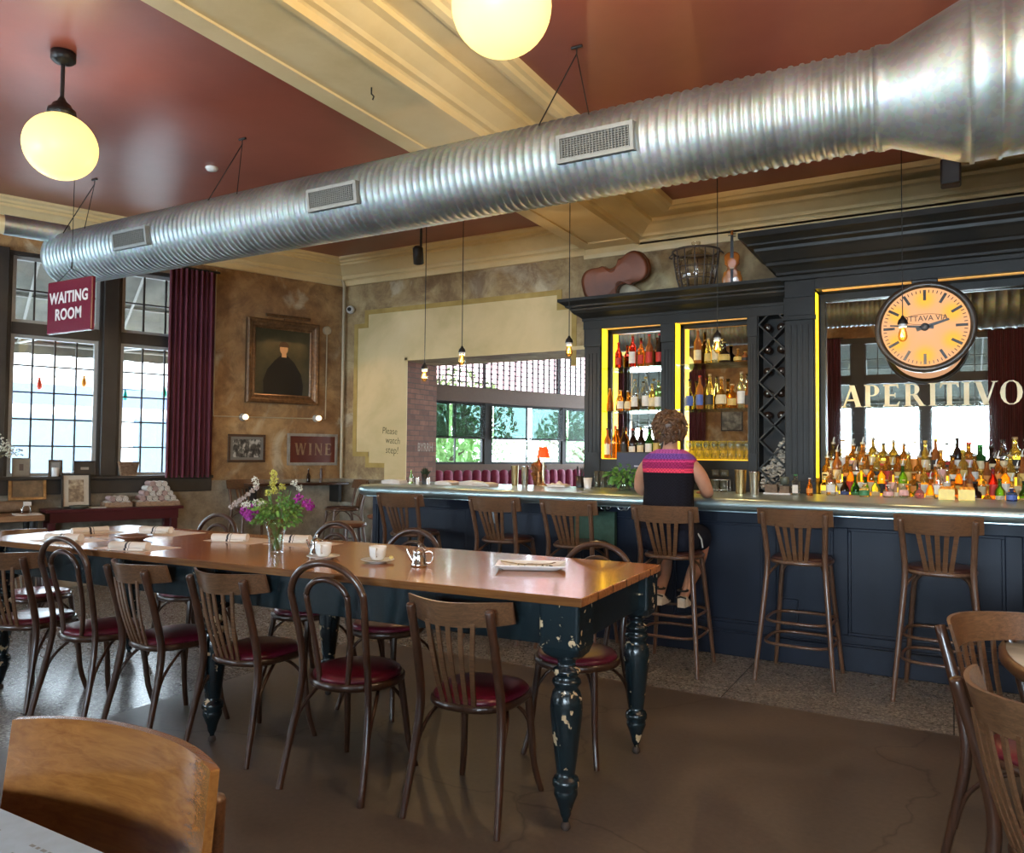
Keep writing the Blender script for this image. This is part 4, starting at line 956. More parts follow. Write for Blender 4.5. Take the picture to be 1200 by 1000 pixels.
# ================================================================== BOTTLES
PROFS = {   # (radius factor, height fraction)
 'tall':   [(.80,0),(1,.02),(1,.60),(.92,.66),(.55,.73),(.36,.78),(.33,.95),(.38,.96),(.38,1)],
 'wine':   [(.80,0),(1,.02),(1,.54),(.95,.60),(.60,.70),(.36,.76),(.33,.93),(.37,.94),(.37,1)],
 'round':  [(.55,0),(.85,.03),(1,.18),(.98,.34),(.70,.50),(.38,.58),(.26,.64),(.24,.90),(.30,.91),(.30,1)],
 'squat':  [(.85,0),(1,.03),(1,.55),(.90,.64),(.42,.70),(.36,.86),(.42,.88),(.42,1)],
 'slope':  [(.90,0),(1,.03),(.96,.40),(.70,.62),(.40,.74),(.32,.80),(.30,.94),(.34,.95),(.34,1)],
 'square': [(.95,0),(1,.02),(1,.62),(.80,.69),(.40,.73),(.36,.93),(.40,.94),(.40,1)],
 'flask':  [(.85,0),(1,.04),(1.02,.40),(.90,.60),(.50,.68),(.30,.74),(.28,.93),(.32,.94),(.32,1)]}
def bottle_mat(name, col, trans=.75, rough=.06, glow=0):
    if name in MATS: return MATS[name]
    m, nt, b = nodes(name); setp(b, col=col, rough=rough, trans=trans, ior=1.33)
    MATS[name] = m; return m
LIQ = {'amber': (.90,.38,.05), 'clear': (.93,.95,.93), 'green': (.06,.28,.05), 'dark': (.035,.018,.012), 'red': (.70,.035,.02), 'golden': (.98,.66,.12), 'brown': (.42,.14,.04), 'orange': (.95,.30,.03), 'pale yellow': (.95,.86,.42), 'blue': (.06,.12,.45), 'pale green': (.50,.80,.30), 'pink': (.85,.30,.35)}
LAB = {'white': (.78,.76,.70), 'cream': (.74,.62,.38), 'black': (.02,.02,.02), 'red': (.55,.03,.02), 'gold': (.65,.45,.12), 'blue': (.08,.14,.42), 'green': (.05,.22,.09), 'orange': (.80,.30,.05), 'pink': (.72,.42,.40)}
def bottle(liq, shape, cap, lab, x, y, z, h, r, label, group, rz=0, sq=False):
    key = (liq, shape, cap, lab, round(h,3), round(r,3))
    rnd = random.Random(hash(label) % 1000 if False else sum(map(ord, label)))
    t = thing('bottle', label, 'bottle', (x, y, z), rz, group)
    P = [(r*a, h*b_) for a, b_ in PROFS[shape]]; n = 14
    b = MB()
    if sq or shape == 'square':
        rings = []
        for i, (rr, zz) in enumerate(P):
            if i < len(P)-5+0: ring = []
            ring = []
            neck = zz > h*.70
            for k in range(16):
                a = 2*math.pi*k/16+math.pi/16; c, s = math.cos(a), math.sin(a)
                e = 1 if neck else .35
                ring.append((math.copysign(abs(c)**e, c)*rr*(1 if neck else .86), math.copysign(abs(s)**e, s)*rr*(1 if neck else .86), zz))
            rings.append(ring)
        b.loft(rings)
    else: b.lathe(P, n)
    b.build('glass', bottle_mat(liq+' glass', LIQ[liq], .45 if liq in ('dark','brown') else .8), t)
    if lab:
        lz0, lz1 = h*rnd.uniform(.10,.16), h*rnd.uniform(.40,.50)
        b = MB()
        if shape == 'square' or sq: w = r*.62; yy = -r*.875; b.box(-w, w, yy-.0008, yy+.001, lz0, lz1)
        else:
            def rad(zz):
                for i in range(len(P)-1):
                    if P[i][1] <= zz <= P[i+1][1]: f = (zz-P[i][1])/max(1e-6, P[i+1][1]-P[i][1]); return P[i][0]+(P[i+1][0]-P[i][0])*f
                return r
            b.slab(lambda u, v: (rad(lz0+(lz1-lz0)*v)*1.006*math.sin(-1.15+2.3*u), -rad(lz0+(lz1-lz0)*v)*1.006*math.cos(-1.15+2.3*u), lz0+(lz1-lz0)*v),
                   lambda u, v: ((rad(lz0+(lz1-lz0)*v)*1.02+.0006)*math.sin(-1.15+2.3*u), -(rad(lz0+(lz1-lz0)*v)*1.02+.0006)*math.cos(-1.15+2.3*u), lz0+(lz1-lz0)*v), 8, 3)
        b.build('label', plain(lab+' label paper', LAB[lab], .6), t)
    nr = P[-1][0]
    b = MB(); b.lathe([(nr*1.12, h*.955),(nr*1.15, h*.96),(nr*1.1, h*1.01),(nr*.9, h*1.015)], 12)
    if cap == 'pourer': b.tube([(0,0,h*1.01),(.002,0,h*1.01+.022),(.010,0,h*1.01+.045)], [.006,.005,.0035], 6)
    b.build('cap', plain({'pourer':'chrome pourer'}.get(cap, cap+' cap'), {'black':(.015,.015,.015),'red':(.55,.03,.02),'gold':(.7,.5,.15),'white':(.7,.7,.68),'cork':(.45,.28,.13),'pourer':(.6,.6,.6),'green':(.04,.25,.08),'yellow':(.75,.6,.08),'blue':(.05,.1,.4)}[cap], .35, .8 if cap in ('pourer','gold') else 0), t)
    return t
YS = 7.2
Gu, Gm, Gb = 'bottles on the upper glass shelves', 'bottles on the middle glass shelves', 'bottles on the dark ledge'
# upper shelves (z 2.30)
for (x, liq, sh, cap, lab, h, r, l) in (
 (-2.91,'red','wine','red','red',.26,.036,'red aperitif bottle at the left end of the upper left shelf'),
 (-2.76,'red','tall','cork','white',.33,.036,'tall red bottle with a white label on the upper left shelf'),
 (-2.67,'orange','wine','red','red',.25,.033,'orange red bottle snug behind the tall red bottle, upper left shelf'),
 (-2.585,'brown','wine','red','red',.32,.037,'dark brown bottle with a red cap, right of the orange red one'),
 (-2.48,'dark','wine','red','red',.32,.037,'dark bottle with a red cap half hidden by the cabinet post'),
 (-2.10,'brown','tall','cork','cream',.34,.038,'tallest bottle, brown with a cream label, on the upper right shelf'),
 (-2.00,'golden','slope','cork','gold',.24,.036,'golden bottle standing right of the tallest one, upper right shelf'),
 (-1.93,'pale yellow','wine','gold','cream',.27,.034,'pale yellow bottle behind the hanging bulb, upper right shelf'),
 (-1.845,'dark','round','gold','gold',.20,.060,'round black bottle with a gold neck on the upper right shelf'),
 (-1.72,'amber','round','cork','gold',.13,.042,'small round amber bottle on the upper right shelf'),
 (-1.655,'brown','squat','gold','black',.10,.035,'smallest brown flask at the right end of the upper right shelf')):
    bottle(liq, sh, cap, lab, x, YS+.10, 2.300, h, r, l, Gu)
for (x, liq, sh, cap, lab, h, r, l) in (
 (-3.00,'orange','slope','cork',None,.23,.036,'orange bottle against the yellow light panel, middle left shelf'),
 (-2.885,'amber','squat','cork','white',.21,.036,'short amber bottle, second on the middle left shelf'),
 (-2.81,'amber','round','white','cream',.20,.036,'short round amber bottle, third on the middle left shelf'),
 (-2.735,'clear','tall','cork','white',.31,.037,'tall clear bottle with a cork, fourth on the middle left shelf'),
 (-2.62,'clear','tall','gold','white',.33,.037,'tallest clear bottle with red foot on the middle left shelf'),
 (-2.555,'golden','wine','gold','cream',.26,.033,'golden bottle behind the tallest clear one, middle left shelf'),
 (-2.49,'pale green','tall','cork','white',.29,.037,'pale green bottle with a white label, middle left shelf'),
 (-2.18,'clear','round','black','blue',.29,.045,'clear bottle with a blue label against the yellow panel, middle right shelf'),
 (-2.08,'brown','tall','red','blue',.32,.036,'brown bottle with a red cap and blue label, middle right shelf'),
 (-1.985,'golden','slope','cork','black',.33,.042,'tall golden bottle with a black label, middle right shelf'),
 (-1.875,'amber','round','cork','cream',.30,.056,'round amber decanter shaped bottle, middle right shelf'),
 (-1.775,'orange','squat','cork','gold',.23,.044,'short wide orange bottle, middle right shelf'),
 (-1.69,'pale yellow','tall','cork','white',.34,.038,'tallest pale yellow bottle on the middle right shelf'),
 (-1.63,'brown','slope','black','black',.28,.032,'dark bottle at the right end of the middle right shelf')):
    bottle(liq, sh, cap, lab, x, YS+.10, 1.870, h, r, l, Gm)
k = 0
for x, liq, cap, lab, h, l in (
 (-3.02,'brown','black','white',.30,'brown wine bottle first from the light panel on the dark ledge'),
 (-2.93,'orange','red',None,.32,'orange bottle between two dark ones on the dark ledge'),
 (-2.84,'dark','black','black',.31,'black bottle third from the light panel on the dark ledge'),
 (-2.75,'dark','red','white',.29,'black bottle with a white label and red cap on the dark ledge'),
 (-2.665,'dark','gold','cream',.30,'black bottle with a cream label on the dark ledge'),
 (-2.58,'green','black','white',.30,'green black bottle with a white label on the dark ledge'),
 (-2.50,'dark','cork','gold',.31,'black bottle with a gold label beside the cabinet post'),
 (-2.46,'golden','black',None,.30,'golden bottle behind the head of the seated woman')):
    bottle(liq, 'wine', cap, lab, x, YS+.08, 1.396, h, .035, l, Gb)
# glassware, rim down, on the ledge of the right bay
def glassware(x, y, z, label, kind, grp):
    t = thing('drinking_glass', label, 'glass', (x, y, z), 0, grp)
    b = MB()
    if kind == 'tumbler': b.lathe([(.026,0),(.033,.002),(.036,.085),(.034,.085),(.031,.008),(.001,.006)], 14, cap=False)
    else: b.lathe([(.034,0),(.034,.004),(.006,.012),(.005,.07),(.03,.10),(.040,.135),(.036,.175),(.034,.174),(.037,.135),(.028,.103),(.001,.09)], 14, cap=False)
    b.build('glass_bowl', M_CLEAR, t); return t
G5 = 'glasses on the lit ledge'
NUMW = ['first','second','third','fourth','fifth','sixth','seventh','eighth','ninth','tenth']
for k in range(9): glassware(-2.22+.075*k, YS+.055, 1.396, f'short tumbler on the lit ledge, front row, {NUMW[k]} from the yellow panel', 'tumbler', G5)
for k in range(8): glassware(-2.19+.077*k, YS+.145, 1.396, f'stemmed glass on the lit ledge, back row, {NUMW[k]} from the yellow panel', 'stem', G5)

# ---- the three steps of bottles before the big mirror
rows = [('lowest', 1.021, 7.070, [.22,.27]), ('second', 1.101, 7.150, [.24,.29]), ('third', 1.191, 7.230, [.25,.30]), ('top', 1.291, 7.303, [.25,.31])]
pal = {'lowest': [('clear','square','black','cream'),('clear','tall','pourer','white'),('dark','wine','black','blue'),('green','wine','black','green'),('green','slope','red','white'),('pale green','tall','cork','cream'),('pink','round','cork','white'),('clear','slope','white','white'),('golden','squat','cork','orange'),('green','squat','black','white'),('amber','slope','pourer','cream'),('clear','square','cork','pink'),('amber','square','black','gold'),('brown','slope','pourer','red'),('dark','squat','black','white'),('golden','round','cork','orange'),('green','tall','black','white'),('golden','slope','pourer','white'),('green','wine','black','cream'),('brown','tall','pourer','white')],
 'second': [('brown','squat','pourer','cream'),('clear','tall','cork','white'),('amber','slope','black','red'),('golden','square','pourer','white'),('orange','tall','pourer','cream'),('amber','tall','red','black'),('clear','slope','pourer','pink'),('green','wine','pourer','cream'),('amber','squat','cork','orange'),('golden','tall','pourer','white'),('amber','square','pourer','pink'),('clear','wine','black','white'),('orange','slope','cork','gold'),('brown','tall','pourer','orange'),('golden','squat','gold','cream'),('red','slope','black','red'),('amber','tall','cork','white'),('clear','square','pourer','cream'),('golden','slope','yellow','orange'),('dark','tall','pourer','white')],
 'third': [('amber','squat','pourer','white'),('brown','tall','pourer','cream'),('amber','square','cork','orange'),('clear','tall','pourer','white'),('amber','slope','pourer','cream'),('golden','tall','pourer','black'),('amber','tall','pourer','red'),('orange','square','black','gold'),('golden','slope','pourer','gold'),('amber','squat','pourer','orange'),('clear','round','pourer','red'),('amber','tall','cork','pink'),('amber','square','black','white'),('golden','square','yellow','gold'),('amber','slope','pourer','white'),('brown','squat','black','orange'),('orange','tall','pourer','orange'),('golden','square','cork','cream'),('brown','slope','pourer','gold'),('amber','squat','cork','white')],
 'top': [('clear','tall','pourer','cream'),('clear','tall','cork','white'),('amber','tall','pourer','pink'),('amber','square','pourer','orange'),('golden','tall','pourer','cream'),('golden','tall','black','gold'),('golden','wine','pourer','gold'),('amber','wine','pourer','gold'),('clear','tall','pourer','orange'),('golden','slope','gold','cream'),('brown','slope','yellow','black'),('clear','round','black','red'),('dark','wine','black','white'),('amber','square','red','pink'),('green','squat','green','cream'),('dark','round','black','cream'),('clear','tall','black','cream'),('golden','tall','cork','black'),('brown','wine','pourer','red'),('amber','tall','pourer','white')]}
ADJ = {'tall':'tall','wine':'narrow','round':'round','squat':'short','slope':'sloping','square':'square','flask':'flat'}
step_bottles = []
for rn, z, y, (h0, h1) in rows:
    rr = random.Random(len(rn))
    for k, (liq, sh, cap, lab) in enumerate(pal[rn]+pal[rn][3:11]):
        h = rr.uniform(h0, h1); h = h*.86 if sh in ('squat','round') else h
        r = {'tall':.034,'wine':.034,'round':.042,'squat':.040,'slope':.038,'square':.038}[sh]*rr.uniform(1.0,1.09)
        x = -.94+.040*(rn in ('second','top'))+.079*k+rr.uniform(-.003,.003)
        side = 'counted from the yellow light panel'
        n_ = NUMW[k] if k < 10 else {10:'eleventh',11:'twelfth',12:'thirteenth',13:'fourteenth',14:'fifteenth',15:'sixteenth',16:'seventeenth',17:'eighteenth',18:'nineteenth',19:'twentieth',20:'twenty first',21:'twenty second',22:'twenty third',23:'twenty fourth',24:'twenty fifth',25:'twenty sixth',26:'twenty seventh',27:'twenty eighth'}[k]
        bottle(liq, sh, cap, lab, x, y, z, h, r, f'{ADJ[sh]} {liq} bottle, {lab} label, {n_} from the pilaster on the {rn} step', 'bottles on the steps before the big mirror')
# ================================================================== THINGS ON THE BAR
def B(px, py): return (px, py, BT)
G6 = 'small bottles and jars along the back edge of the bar'
for x, y, liq, sh, cap, lab, h, r, l in (
 (-1.03,6.20,'clear','square','green','white',.155,.032,'bitters bottle with a green cap and white label on the bar'),
 (-.93,6.20,'orange','slope','white','orange',.13,.024,'small orange sauce bottle with a pale cap on the bar'),
 (-.79,6.28,'clear','squat','cork','white',.20,.034,'stubby clear bottle with a white label at the left of the mirror'),
 (-.56,6.28,'pale yellow','squat','white','green',.10,.036,'low jar of olives on the bar under the letters'),
 (-.40,6.30,'clear','squat','white','pink',.09,.036,'low clear jar with a pinkish label on the bar'),
 (-.30,6.30,'clear','round','cork','pink',.13,.034,'clear pear shaped bottle beside the low jar'),
 (-.20,6.30,'pink','round','cork',None,.11,.032,'small round pink bottle on the bar'),
 (-.08,6.32,'clear','tall','cork','white',.24,.030,'slim clear bottle standing behind the yellow tub'),
 (.36,6.34,'blue','squat','white','blue',.09,.034,'low blue jar on the bar'),
 (.47,6.34,'golden','slope','cork','red',.14,.032,'small golden bottle with a red label on the bar'),
 (.62,6.36,'orange','round','cork','cream',.16,.036,'rounded orange bottle beside the white tray'),
 (.80,6.36,'pale green','tall','black','green',.20,.034,'pale green bottle with a green label near the right edge')):
    bottle(liq, sh, cap, lab, x, min(y, 6.40), BT, h, r, l, G6)
def simple(name, label, cat, parts, loc, rz=0, group=None):
    t = thing(name, label, cat, loc, rz, group)
    for pn, fn, mat in parts:
        b = MB(); fn(b); b.build(pn, mat, t)
    return t
M_YEL = plain('yellow plastic', (.85,.62,.03), .35)
for i, (x, l) in enumerate(((-.03,'yellow plastic fruit tub, left of a pair, on the bar'),(.09,'yellow plastic fruit tub, right of a pair, on the bar'))):
    simple('fruit_tub', l, 'tub', [('tub', lambda b: b.box(-.05,.05,-.04,.04,0,.075), M_YEL), ('fruit', lambda b: [b.lathe([(.001,-.02),(.016,-.014),(.02,0),(.016,.014),(.001,.02)], 10, (dx,dy,.075)) for dx, dy in ((-.025,0),(.015,.01),(0,-.018),(.03,-.01))], plain('orange fruit', (.85,.33,.03), .5))], (x,6.24,BT), 0, 'yellow fruit tubs')
simple('napkin_tray', 'pale lilac tray of folded napkins near the right end of the bar', 'tray', [('tray', lambda b: b.box(-.12,.12,-.06,.06,0,.018), plain('lilac plastic', (.55,.52,.60), .5)), ('napkin', lambda b: [b.box(-.10,.10,-.045,.045,.02+.012*k,.029+.012*k) for k in range(3)], M_LINEN)], (.68,6.20,BT))
# shakers, strainers, holders
def shaker(x, y, label, mat, h=.185, cat='cocktail shaker', r0=.032, r1=.045):
    return simple('cocktail_shaker', label, cat, [('tin', lambda b: b.lathe([(r0,0),(r0+.002,.004),(r1,h*.55),(r1+.001,h*.57),(r1-.004,h*.62),(r1-.006,h)] if False else [(r1*.82,0),(r1*.84,.004),(r1,h*.97),(r1+.002,h),(r1-.003,h),(r1*.8,.01)], 22, cap=False), mat), ('base', lambda b: b.lathe([(r1*.80,0),(r1*.82,.004),(.001,.004)], 22), mat)], (x,y,BT), 0, 'cocktail shakers')
shaker(-1.435, 6.17, 'brass coloured mixing tin right of the seated woman, left of a pair', M_BRASS)
shaker(-1.315, 6.10, 'silver mixing tin right of the seated woman, right of a pair', M_STEEL, .175, r1=.038)
shaker(-3.535, 6.30, 'dull brass mixing tin below the sunroom windows', M_BRASS, .185, r1=.034)
shaker(-3.445, 6.33, 'silver mixing tin below the sunroom windows, next to the red lamp', M_STEEL, .18, r1=.034)
t = thing('drink_rack', 'wire rack of upturned clear glasses right of the seated woman', 'rack', (-1.63, 6.30, BT))
b = MB()
for z in (.02,.10): b.tube([(-.07,-.05,z),(.07,-.05,z),(.07,.05,z),(-.07,.05,z)], .003, 5, True)
for x in (-.07,.07):
    for y in (-.05,.05): b.tube([(x,y,0),(x,y,.10)], .003, 5)
b.build('wire_frame', M_STEEL, t)
for i, (dx, dy, dz) in enumerate(((-.035,-.02,0),(.036,-.02,0),(-.035,.0,.13),(.036,.0,.13))):
    o = thing('drinking_glass', ['clear glass in the wire rack, lower left','clear glass in the wire rack, lower right','ribbed clear glass on top of the rack, left','ribbed clear glass on top of the rack, right'][i], 'glass', (-1.63+dx, 6.30+dy, BT+dz), 0, 'glasses in the wire rack')
    b = MB(); b.lathe([(.024,0),(.028,.002),(.032,.10 if dz == 0 else .05),(.030,.10 if dz == 0 else .05),(.026,.006),(.001,.006)], 14, cap=False); b.build('glass_bowl', M_CLEAR, o)
simple('jigger_tray', 'low dark tray with small bar tools left of the green capped bottle', 'tray', [('tray', lambda b: b.box(-.10,.10,-.05,.05,0,.012), M_WHITE), ('caddy', lambda b: [b.box(-.09,.0,-.03,.03,.013,.075), b.box(.02,.09,-.03,.03,.013,.065)], noisy('cork brown', [(.3,(.10,.07,.05)),(.7,(.22,.16,.11))], 30, .8)), ('pot', lambda b: b.lathe([(.02,.075),(.03,.08),(.035,.13),(.03,.135)], 14, (.05,0,0)), plain('grey green glaze', (.09,.11,.09), .4))], (-1.17,6.24,BT))
# basil
def leafy(t, n, r, h, seed, mat, name='foliage', s0=.02, s1=.035, z0=.05, flat=1):
    rn = random.Random(seed); b = MB()
    for k in range(n):
        a = rn.uniform(0, 6.28); q = rn.random()**.5; p = Vector((math.cos(a)*r*q, math.sin(a)*r*q, z0+h*rn.random()*(1-.4*q))); s = rn.uniform(s0, s1)
        e = Euler((rn.uniform(-1,1), rn.uniform(-1,1), a)).to_matrix()
        b.add([p+e@Vector(v) for v in ((0,0,0),(s*.5,-s*.42,.3*s),(s*1.1,-s*.4,.2*s),(s*1.6,0,-.1*s),(s*1.1,s*.4,.2*s),(s*.5,s*.42,.3*s),(s*.8,0,.05*s))], [(0,1,6),(1,2,6),(2,3,6),(3,4,6),(4,5,6),(5,0,6)], True)
    return b.build(name, mat, t)
M_LEAF = noisy('basil green', [(.3,(.05,.16,.03)),(.7,(.14,.34,.07))], 20, .5)
t = thing('basil_plant', 'bushy green basil in a glass on the bar left of the seated woman', 'plant', (-2.34, 6.02, BT))
b = MB(); b.lathe([(.045,0),(.05,.004),(.056,.10),(.053,.10),(.047,.008),(.001,.006)], 18, cap=False); b.build('jar', M_CLEAR, t)
b = MB()
for k in range(9):
    a = k*.7; b.tube([(.02*math.cos(a),.02*math.sin(a),.01),(.03*math.cos(a),.03*math.sin(a),.1),(.09*math.cos(a),.09*math.sin(a),.19)], .003, 5)
b.build('stem', plain('stem green', (.12,.25,.06), .6), t); leafy(t, 190, .14, .17, 4, M_LEAF, z0=.045)
t = thing('till_screen', 'black point of sale screen behind the bar, left of the woman', 'screen', (-2.38, 6.42, BT-.20), R(-8))
b = MB(); b.box(-.21,.21,0,.03,.22,.52); b.build('bezel', M_BLACK, t, .006)
b = MB(); b.box(-.20,.20,-.002,.0,.235,.51); b.build('display', plain('unlit display', (.022,.024,.05), .45), t)
b = MB(); b.box(-.03,.03,-.003,-.002,.39,.402); b.build('display_mark', plain('screen white', (.5,.5,.6), .4), t)
b = MB(); b.box(-.03,.03,.01,.04,.20,.3); b.box(-.10,.10,-.05,.09,.20,.215); b.build('stand', M_BLACK, t)
# red shaded lamp and its gold owl bottle
t = thing('table_lamp', 'small lamp with a red shade at the bar near the sunroom windows', 'lamp', (-3.30, 6.42, BT))
b = MB(); b.lathe([(.06,0),(.06,.012),(.015,.02),(.01,.05),(.012,.12),(.008,.20),(.008,.30)], 18); b.build('base', M_BRASS, t)
b = MB(); b.lathe([(.062,.26),(.040,.36),(.038,.36),(.060,.26)], 24, cap=False); b.build('lamp_shade', emis('red glass shade', (.85,.06,.01), .55), t)
b = MB(); b.lathe([(.002,.24),(.018,.255),(.022,.28),(.012,.31),(.002,.32)], 14); b.build('light_bulb', emis('warm bulb', (1,.72,.35), 3), t)
t = thing('ornament', 'bronze and gold ornament standing beside the red shaded lamp', 'ornament', (-3.39, 6.50, BT))
rn = random.Random(3); b = MB()
b.lathe([(.045,0),(.05,.02),(.045,.10),(.05,.16),(.03,.21),(.012,.24),(.006,.27)], 14)
for k in range(26):
    a = rn.uniform(0,6.28); z = rn.uniform(.07,.22); b.tube([(.035*math.cos(a),.035*math.sin(a),z),(.07*math.cos(a+.4),.07*math.sin(a+.4),z-.02),(.06*math.cos(a+.7),.06*math.sin(a+.7),z-.06)], [.012,.009,.002], 6)
b.build('figure', noisy('old bronze', [(.3,(.10,.04,.015)),(.6,(.30,.13,.04)),(.75,(.60,.42,.12))], 25, .35, metal=.6), t)
simple('riser_tray', 'low black tray under the bronze ornament and red lamp', 'tray', [('tray', lambda b: b.box(-.13,.13,-.09,.05,0,.010), M_BLACK)], (-3.10,6.30,BT)) if False else None
simple('straw_holder', 'black cup holding long straws on the bar', 'cup', [('cup', lambda b: b.lathe([(.035,0),(.040,.10),(.037,.10),(.033,.006),(.001,.006)], 18, cap=False), M_BLACK), ('straw', lambda b: [b.tube([(.01*math.cos(k),.01*math.sin(k),.01),(.035*math.cos(k*1.3),.03*math.sin(k*1.3),.17+.01*(k%3))], .003, 5) for k in range(9)], M_BLACK)], (-2.87,6.30,BT))
simple('white_cup', 'white ribbed cup beside the black straw cup', 'cup', [('cup', lambda b: b.lathe([(.030,0),(.040,.09),(.037,.09),(.028,.006),(.001,.006)], 18, cap=False), M_WHITE)], (-2.76,6.22,BT))
for k in range(3): simple('flute_glass', ['slim clear glass left of three beside the basil','slim clear glass middle of three beside the basil','slim clear glass nearest the basil'][k], 'glass', [('glass_bowl', lambda b: b.lathe([(.022,0),(.024,.004),(.028,.15),(.026,.15),(.021,.01),(.001,.01)], 14, cap=False), M_CLEAR)], (-2.68+.055*k,6.24,BT), 0, 'slim glasses beside the basil')
simple('cloth', 'crumpled white cloth on the bar by the red lamp', 'cloth', [('folds', lambda b: b.slab(lambda u, v: (-.09+.18*u, -.06+.12*v, .002), lambda u, v: (-.09+.18*u, -.06+.12*v, .02+.035*abs(math.sin(7*u+2*v))*math.sin(math.pi*u)*math.sin(math.pi*v)), 14, 8), M_LINEN)], (-3.07,6.28,BT))
# succulent, bottle and menus towards the free end
t = thing('potted_plant', 'small black pot with a spiky dark plant on the bar', 'plant', (-4.30, 5.94, BT))
b = MB(); b.lathe([(.026,0),(.034,.095),(.031,.095),(.024,.08),(.001,.08)], 16, cap=False); b.build('pot', M_BLACK, t)
b = MB(); rn = random.Random(2)
for k in range(46):
    a = rn.uniform(0,6.28); e = rn.uniform(.3,1.4); l = rn.uniform(.05,.075); b.tube([(0,0,.085),(l*.6*math.cos(a)*math.cos(e),l*.6*math.sin(a)*math.cos(e),.085+l*.7*math.sin(e)),(l*math.cos(a)*math.cos(e),l*math.sin(a)*math.cos(e),.09+l*math.sin(e))], [.005,.005,.001], 5)
b.build('leaf', noisy('dark spiky leaf', [(.3,(.010,.022,.010)),(.7,(.03,.055,.022))], 20, .5), t)
bottle('pale green','slope','cork','white',-4.52,6.02,BT,.13,.020,'little pale green bottle beside the spiky plant','small bottles and jars along the back edge of the bar')
def menus(x, y, n, rz, label):
    t = thing('menu_stack', label, 'menus', (x,y,BT), R(rz), 'folded menus on the bar')
    for k in range(n):
        b = MB(); b.M = T(0,0,.004*k,0,0,R(5*math.sin(k*2.1))); b.slab(lambda u, v: (-.10+.2*u, -.07+.14*v, .0), lambda u, v: (-.10+.2*u, -.07+.14*v, .003+.012*abs(math.sin(math.pi*u))*(1 if k == n-1 else .1)), 8, 2); b.build('menu', M_PAPER if k % 2 else noisy('blush paper', [(.3,(.62,.48,.42)),(.7,(.72,.60,.52))], 6, .8), t)
menus(-4.60,5.86,8,8,'blush paper menus piled at the free end of the bar')
menus(-4.07,5.98,7,-6,'cream menus right of the spiky plant')
menus(-3.86,6.06,8,12,'pale folded menus in the middle of the free end')
menus(-3.66,5.98,6,-10,'white folded menus left of the mixing tins')
for k in range(2): simple('salt_shaker', ['white salt shaker left of the spiky plant','white pepper shaker right of the spiky plant'][k], 'shaker', [('jar', lambda b: b.lathe([(.016,0),(.018,.05),(.012,.06)], 12), M_WHITE), ('lid', lambda b: b.lathe([(.013,.058),(.013,.07),(.004,.074)], 12), M_STEEL)], (-4.36+.125*k,5.90,BT), 0, 'shakers on the bar')
# ================================================================== ON THE LONG TABLE
TT = .8962
def cup(x, y, label, rz=0):
    t = thing('coffee_cup', label, 'cup', (x,y,TT+.014), rz, 'white coffee cups')
    b = MB(); b.lathe([(.026,0),(.030,.003),(.038,.02),(.041,.045),(.042,.066),(.0395,.066),(.036,.03),(.028,.008),(.001,.007)], 26, cap=False); b.build('bowl', M_WHITE, t)
    b = MB(); b.tube(smooth_path([(.038,0,.054),(.058,0,.058),(.066,0,.040),(.056,0,.022),(.036,0,.018)], 5), .0045, 8); b.build('handle', M_WHITE, t)
    b = MB(); b.lathe([(.037,.050),(.001,.050)], 20); b.build('coffee', plain('coffee', (.04,.018,.008), .1), t)
    s = thing('saucer', label.replace('coffee cup','saucer under the cup').replace(' on its saucer',''), 'saucer', (x,y,TT), rz, 'white saucers')
    b = MB(); b.lathe([(.040,0),(.042,.003),(.060,.008),(.080,.015),(.082,.017),(.060,.0125),(.03,.007),(.001,.007)], 30); b.build('dish', M_WHITE, s)
    return t
cup(-2.74,2.93,'white coffee cup on its saucer beside the vase of flowers', R(-60))
cup(-2.43,2.975,'white coffee cup on its saucer left of the single steel jug', R(-60))
t = thing('lemon_wedge', 'pale lemon wedge on the saucer by the steel jug', 'lemon wedge', (-2.375,3.01,TT+.016)); b = MB(); b.lathe([(.001,0),(.010,.004),(.012,.010),(.006,.016),(.001,.017)], 12); b.build('fruit', plain('lemon', (.75,.66,.25), .5), t)
def jug(x, y, label, rz):
    t = thing('steel_jug', label, 'jug', (x,y,TT), rz, 'small steel milk jugs')
    b = MB(); b.lathe([(.036,0),(.038,.003),(.038,.012),(.034,.02),(.030,.065),(.031,.072),(.026,.080),(.010,.088),(.004,.092),(.007,.098),(.006,.106),(.001,.108)], 26); b.build('body', M_STEEL, t)
    b = MB(); b.tube(smooth_path([(.030,0,.066),(.056,0,.070),(.066,0,.045),(.054,0,.018),(.035,0,.020)], 5), .005, 8); b.build('handle', M_STEEL, t)
    b = MB(); b.tube([(-.028,0,.025),(-.045,0,.05),(-.058,0,.078)], [.011,.008,.005], 10); b.build('spout', M_STEEL, t)
jug(-2.185,2.98,'lidded steel jug standing alone near the middle of the table', R(25))
jug(-2.87,3.02,'lidded steel jug tucked behind the left coffee cup', R(15))
# vase of flowers
t = thing('flower_vase', 'cut glass vase of wild flowers with purple blooms', 'vase', (-3.08, 2.94, TT))
b = MB(); n = 32; rings = []
for r_, z in ((.036,0),(.037,.006),(.036,.02),(.040,.09),(.052,.15),(.066,.185)): rings.append([(r_*(1+.03*(k%2))*math.cos(2*math.pi*k/n), r_*(1+.03*(k%2))*math.sin(2*math.pi*k/n), z) for k in range(n)])
for r_, z in ((.063,.185),(.048,.145),(.036,.09),(.031,.02),(.001,.015)): rings.append([(r_*math.cos(2*math.pi*k/n), r_*math.sin(2*math.pi*k/n), z) for k in range(n)])
b.loft(rings, False, False); b.build('glass', M_CLEAR, t)
b = MB(); b.lathe([(.030,.018),(.035,.09),(.037,.105),(.001,.105)], 20); b.build('water', thin_glass('water', (.80,.90,.80), .05), t)
rn = random.Random(11); st_ = MB(); heads = []
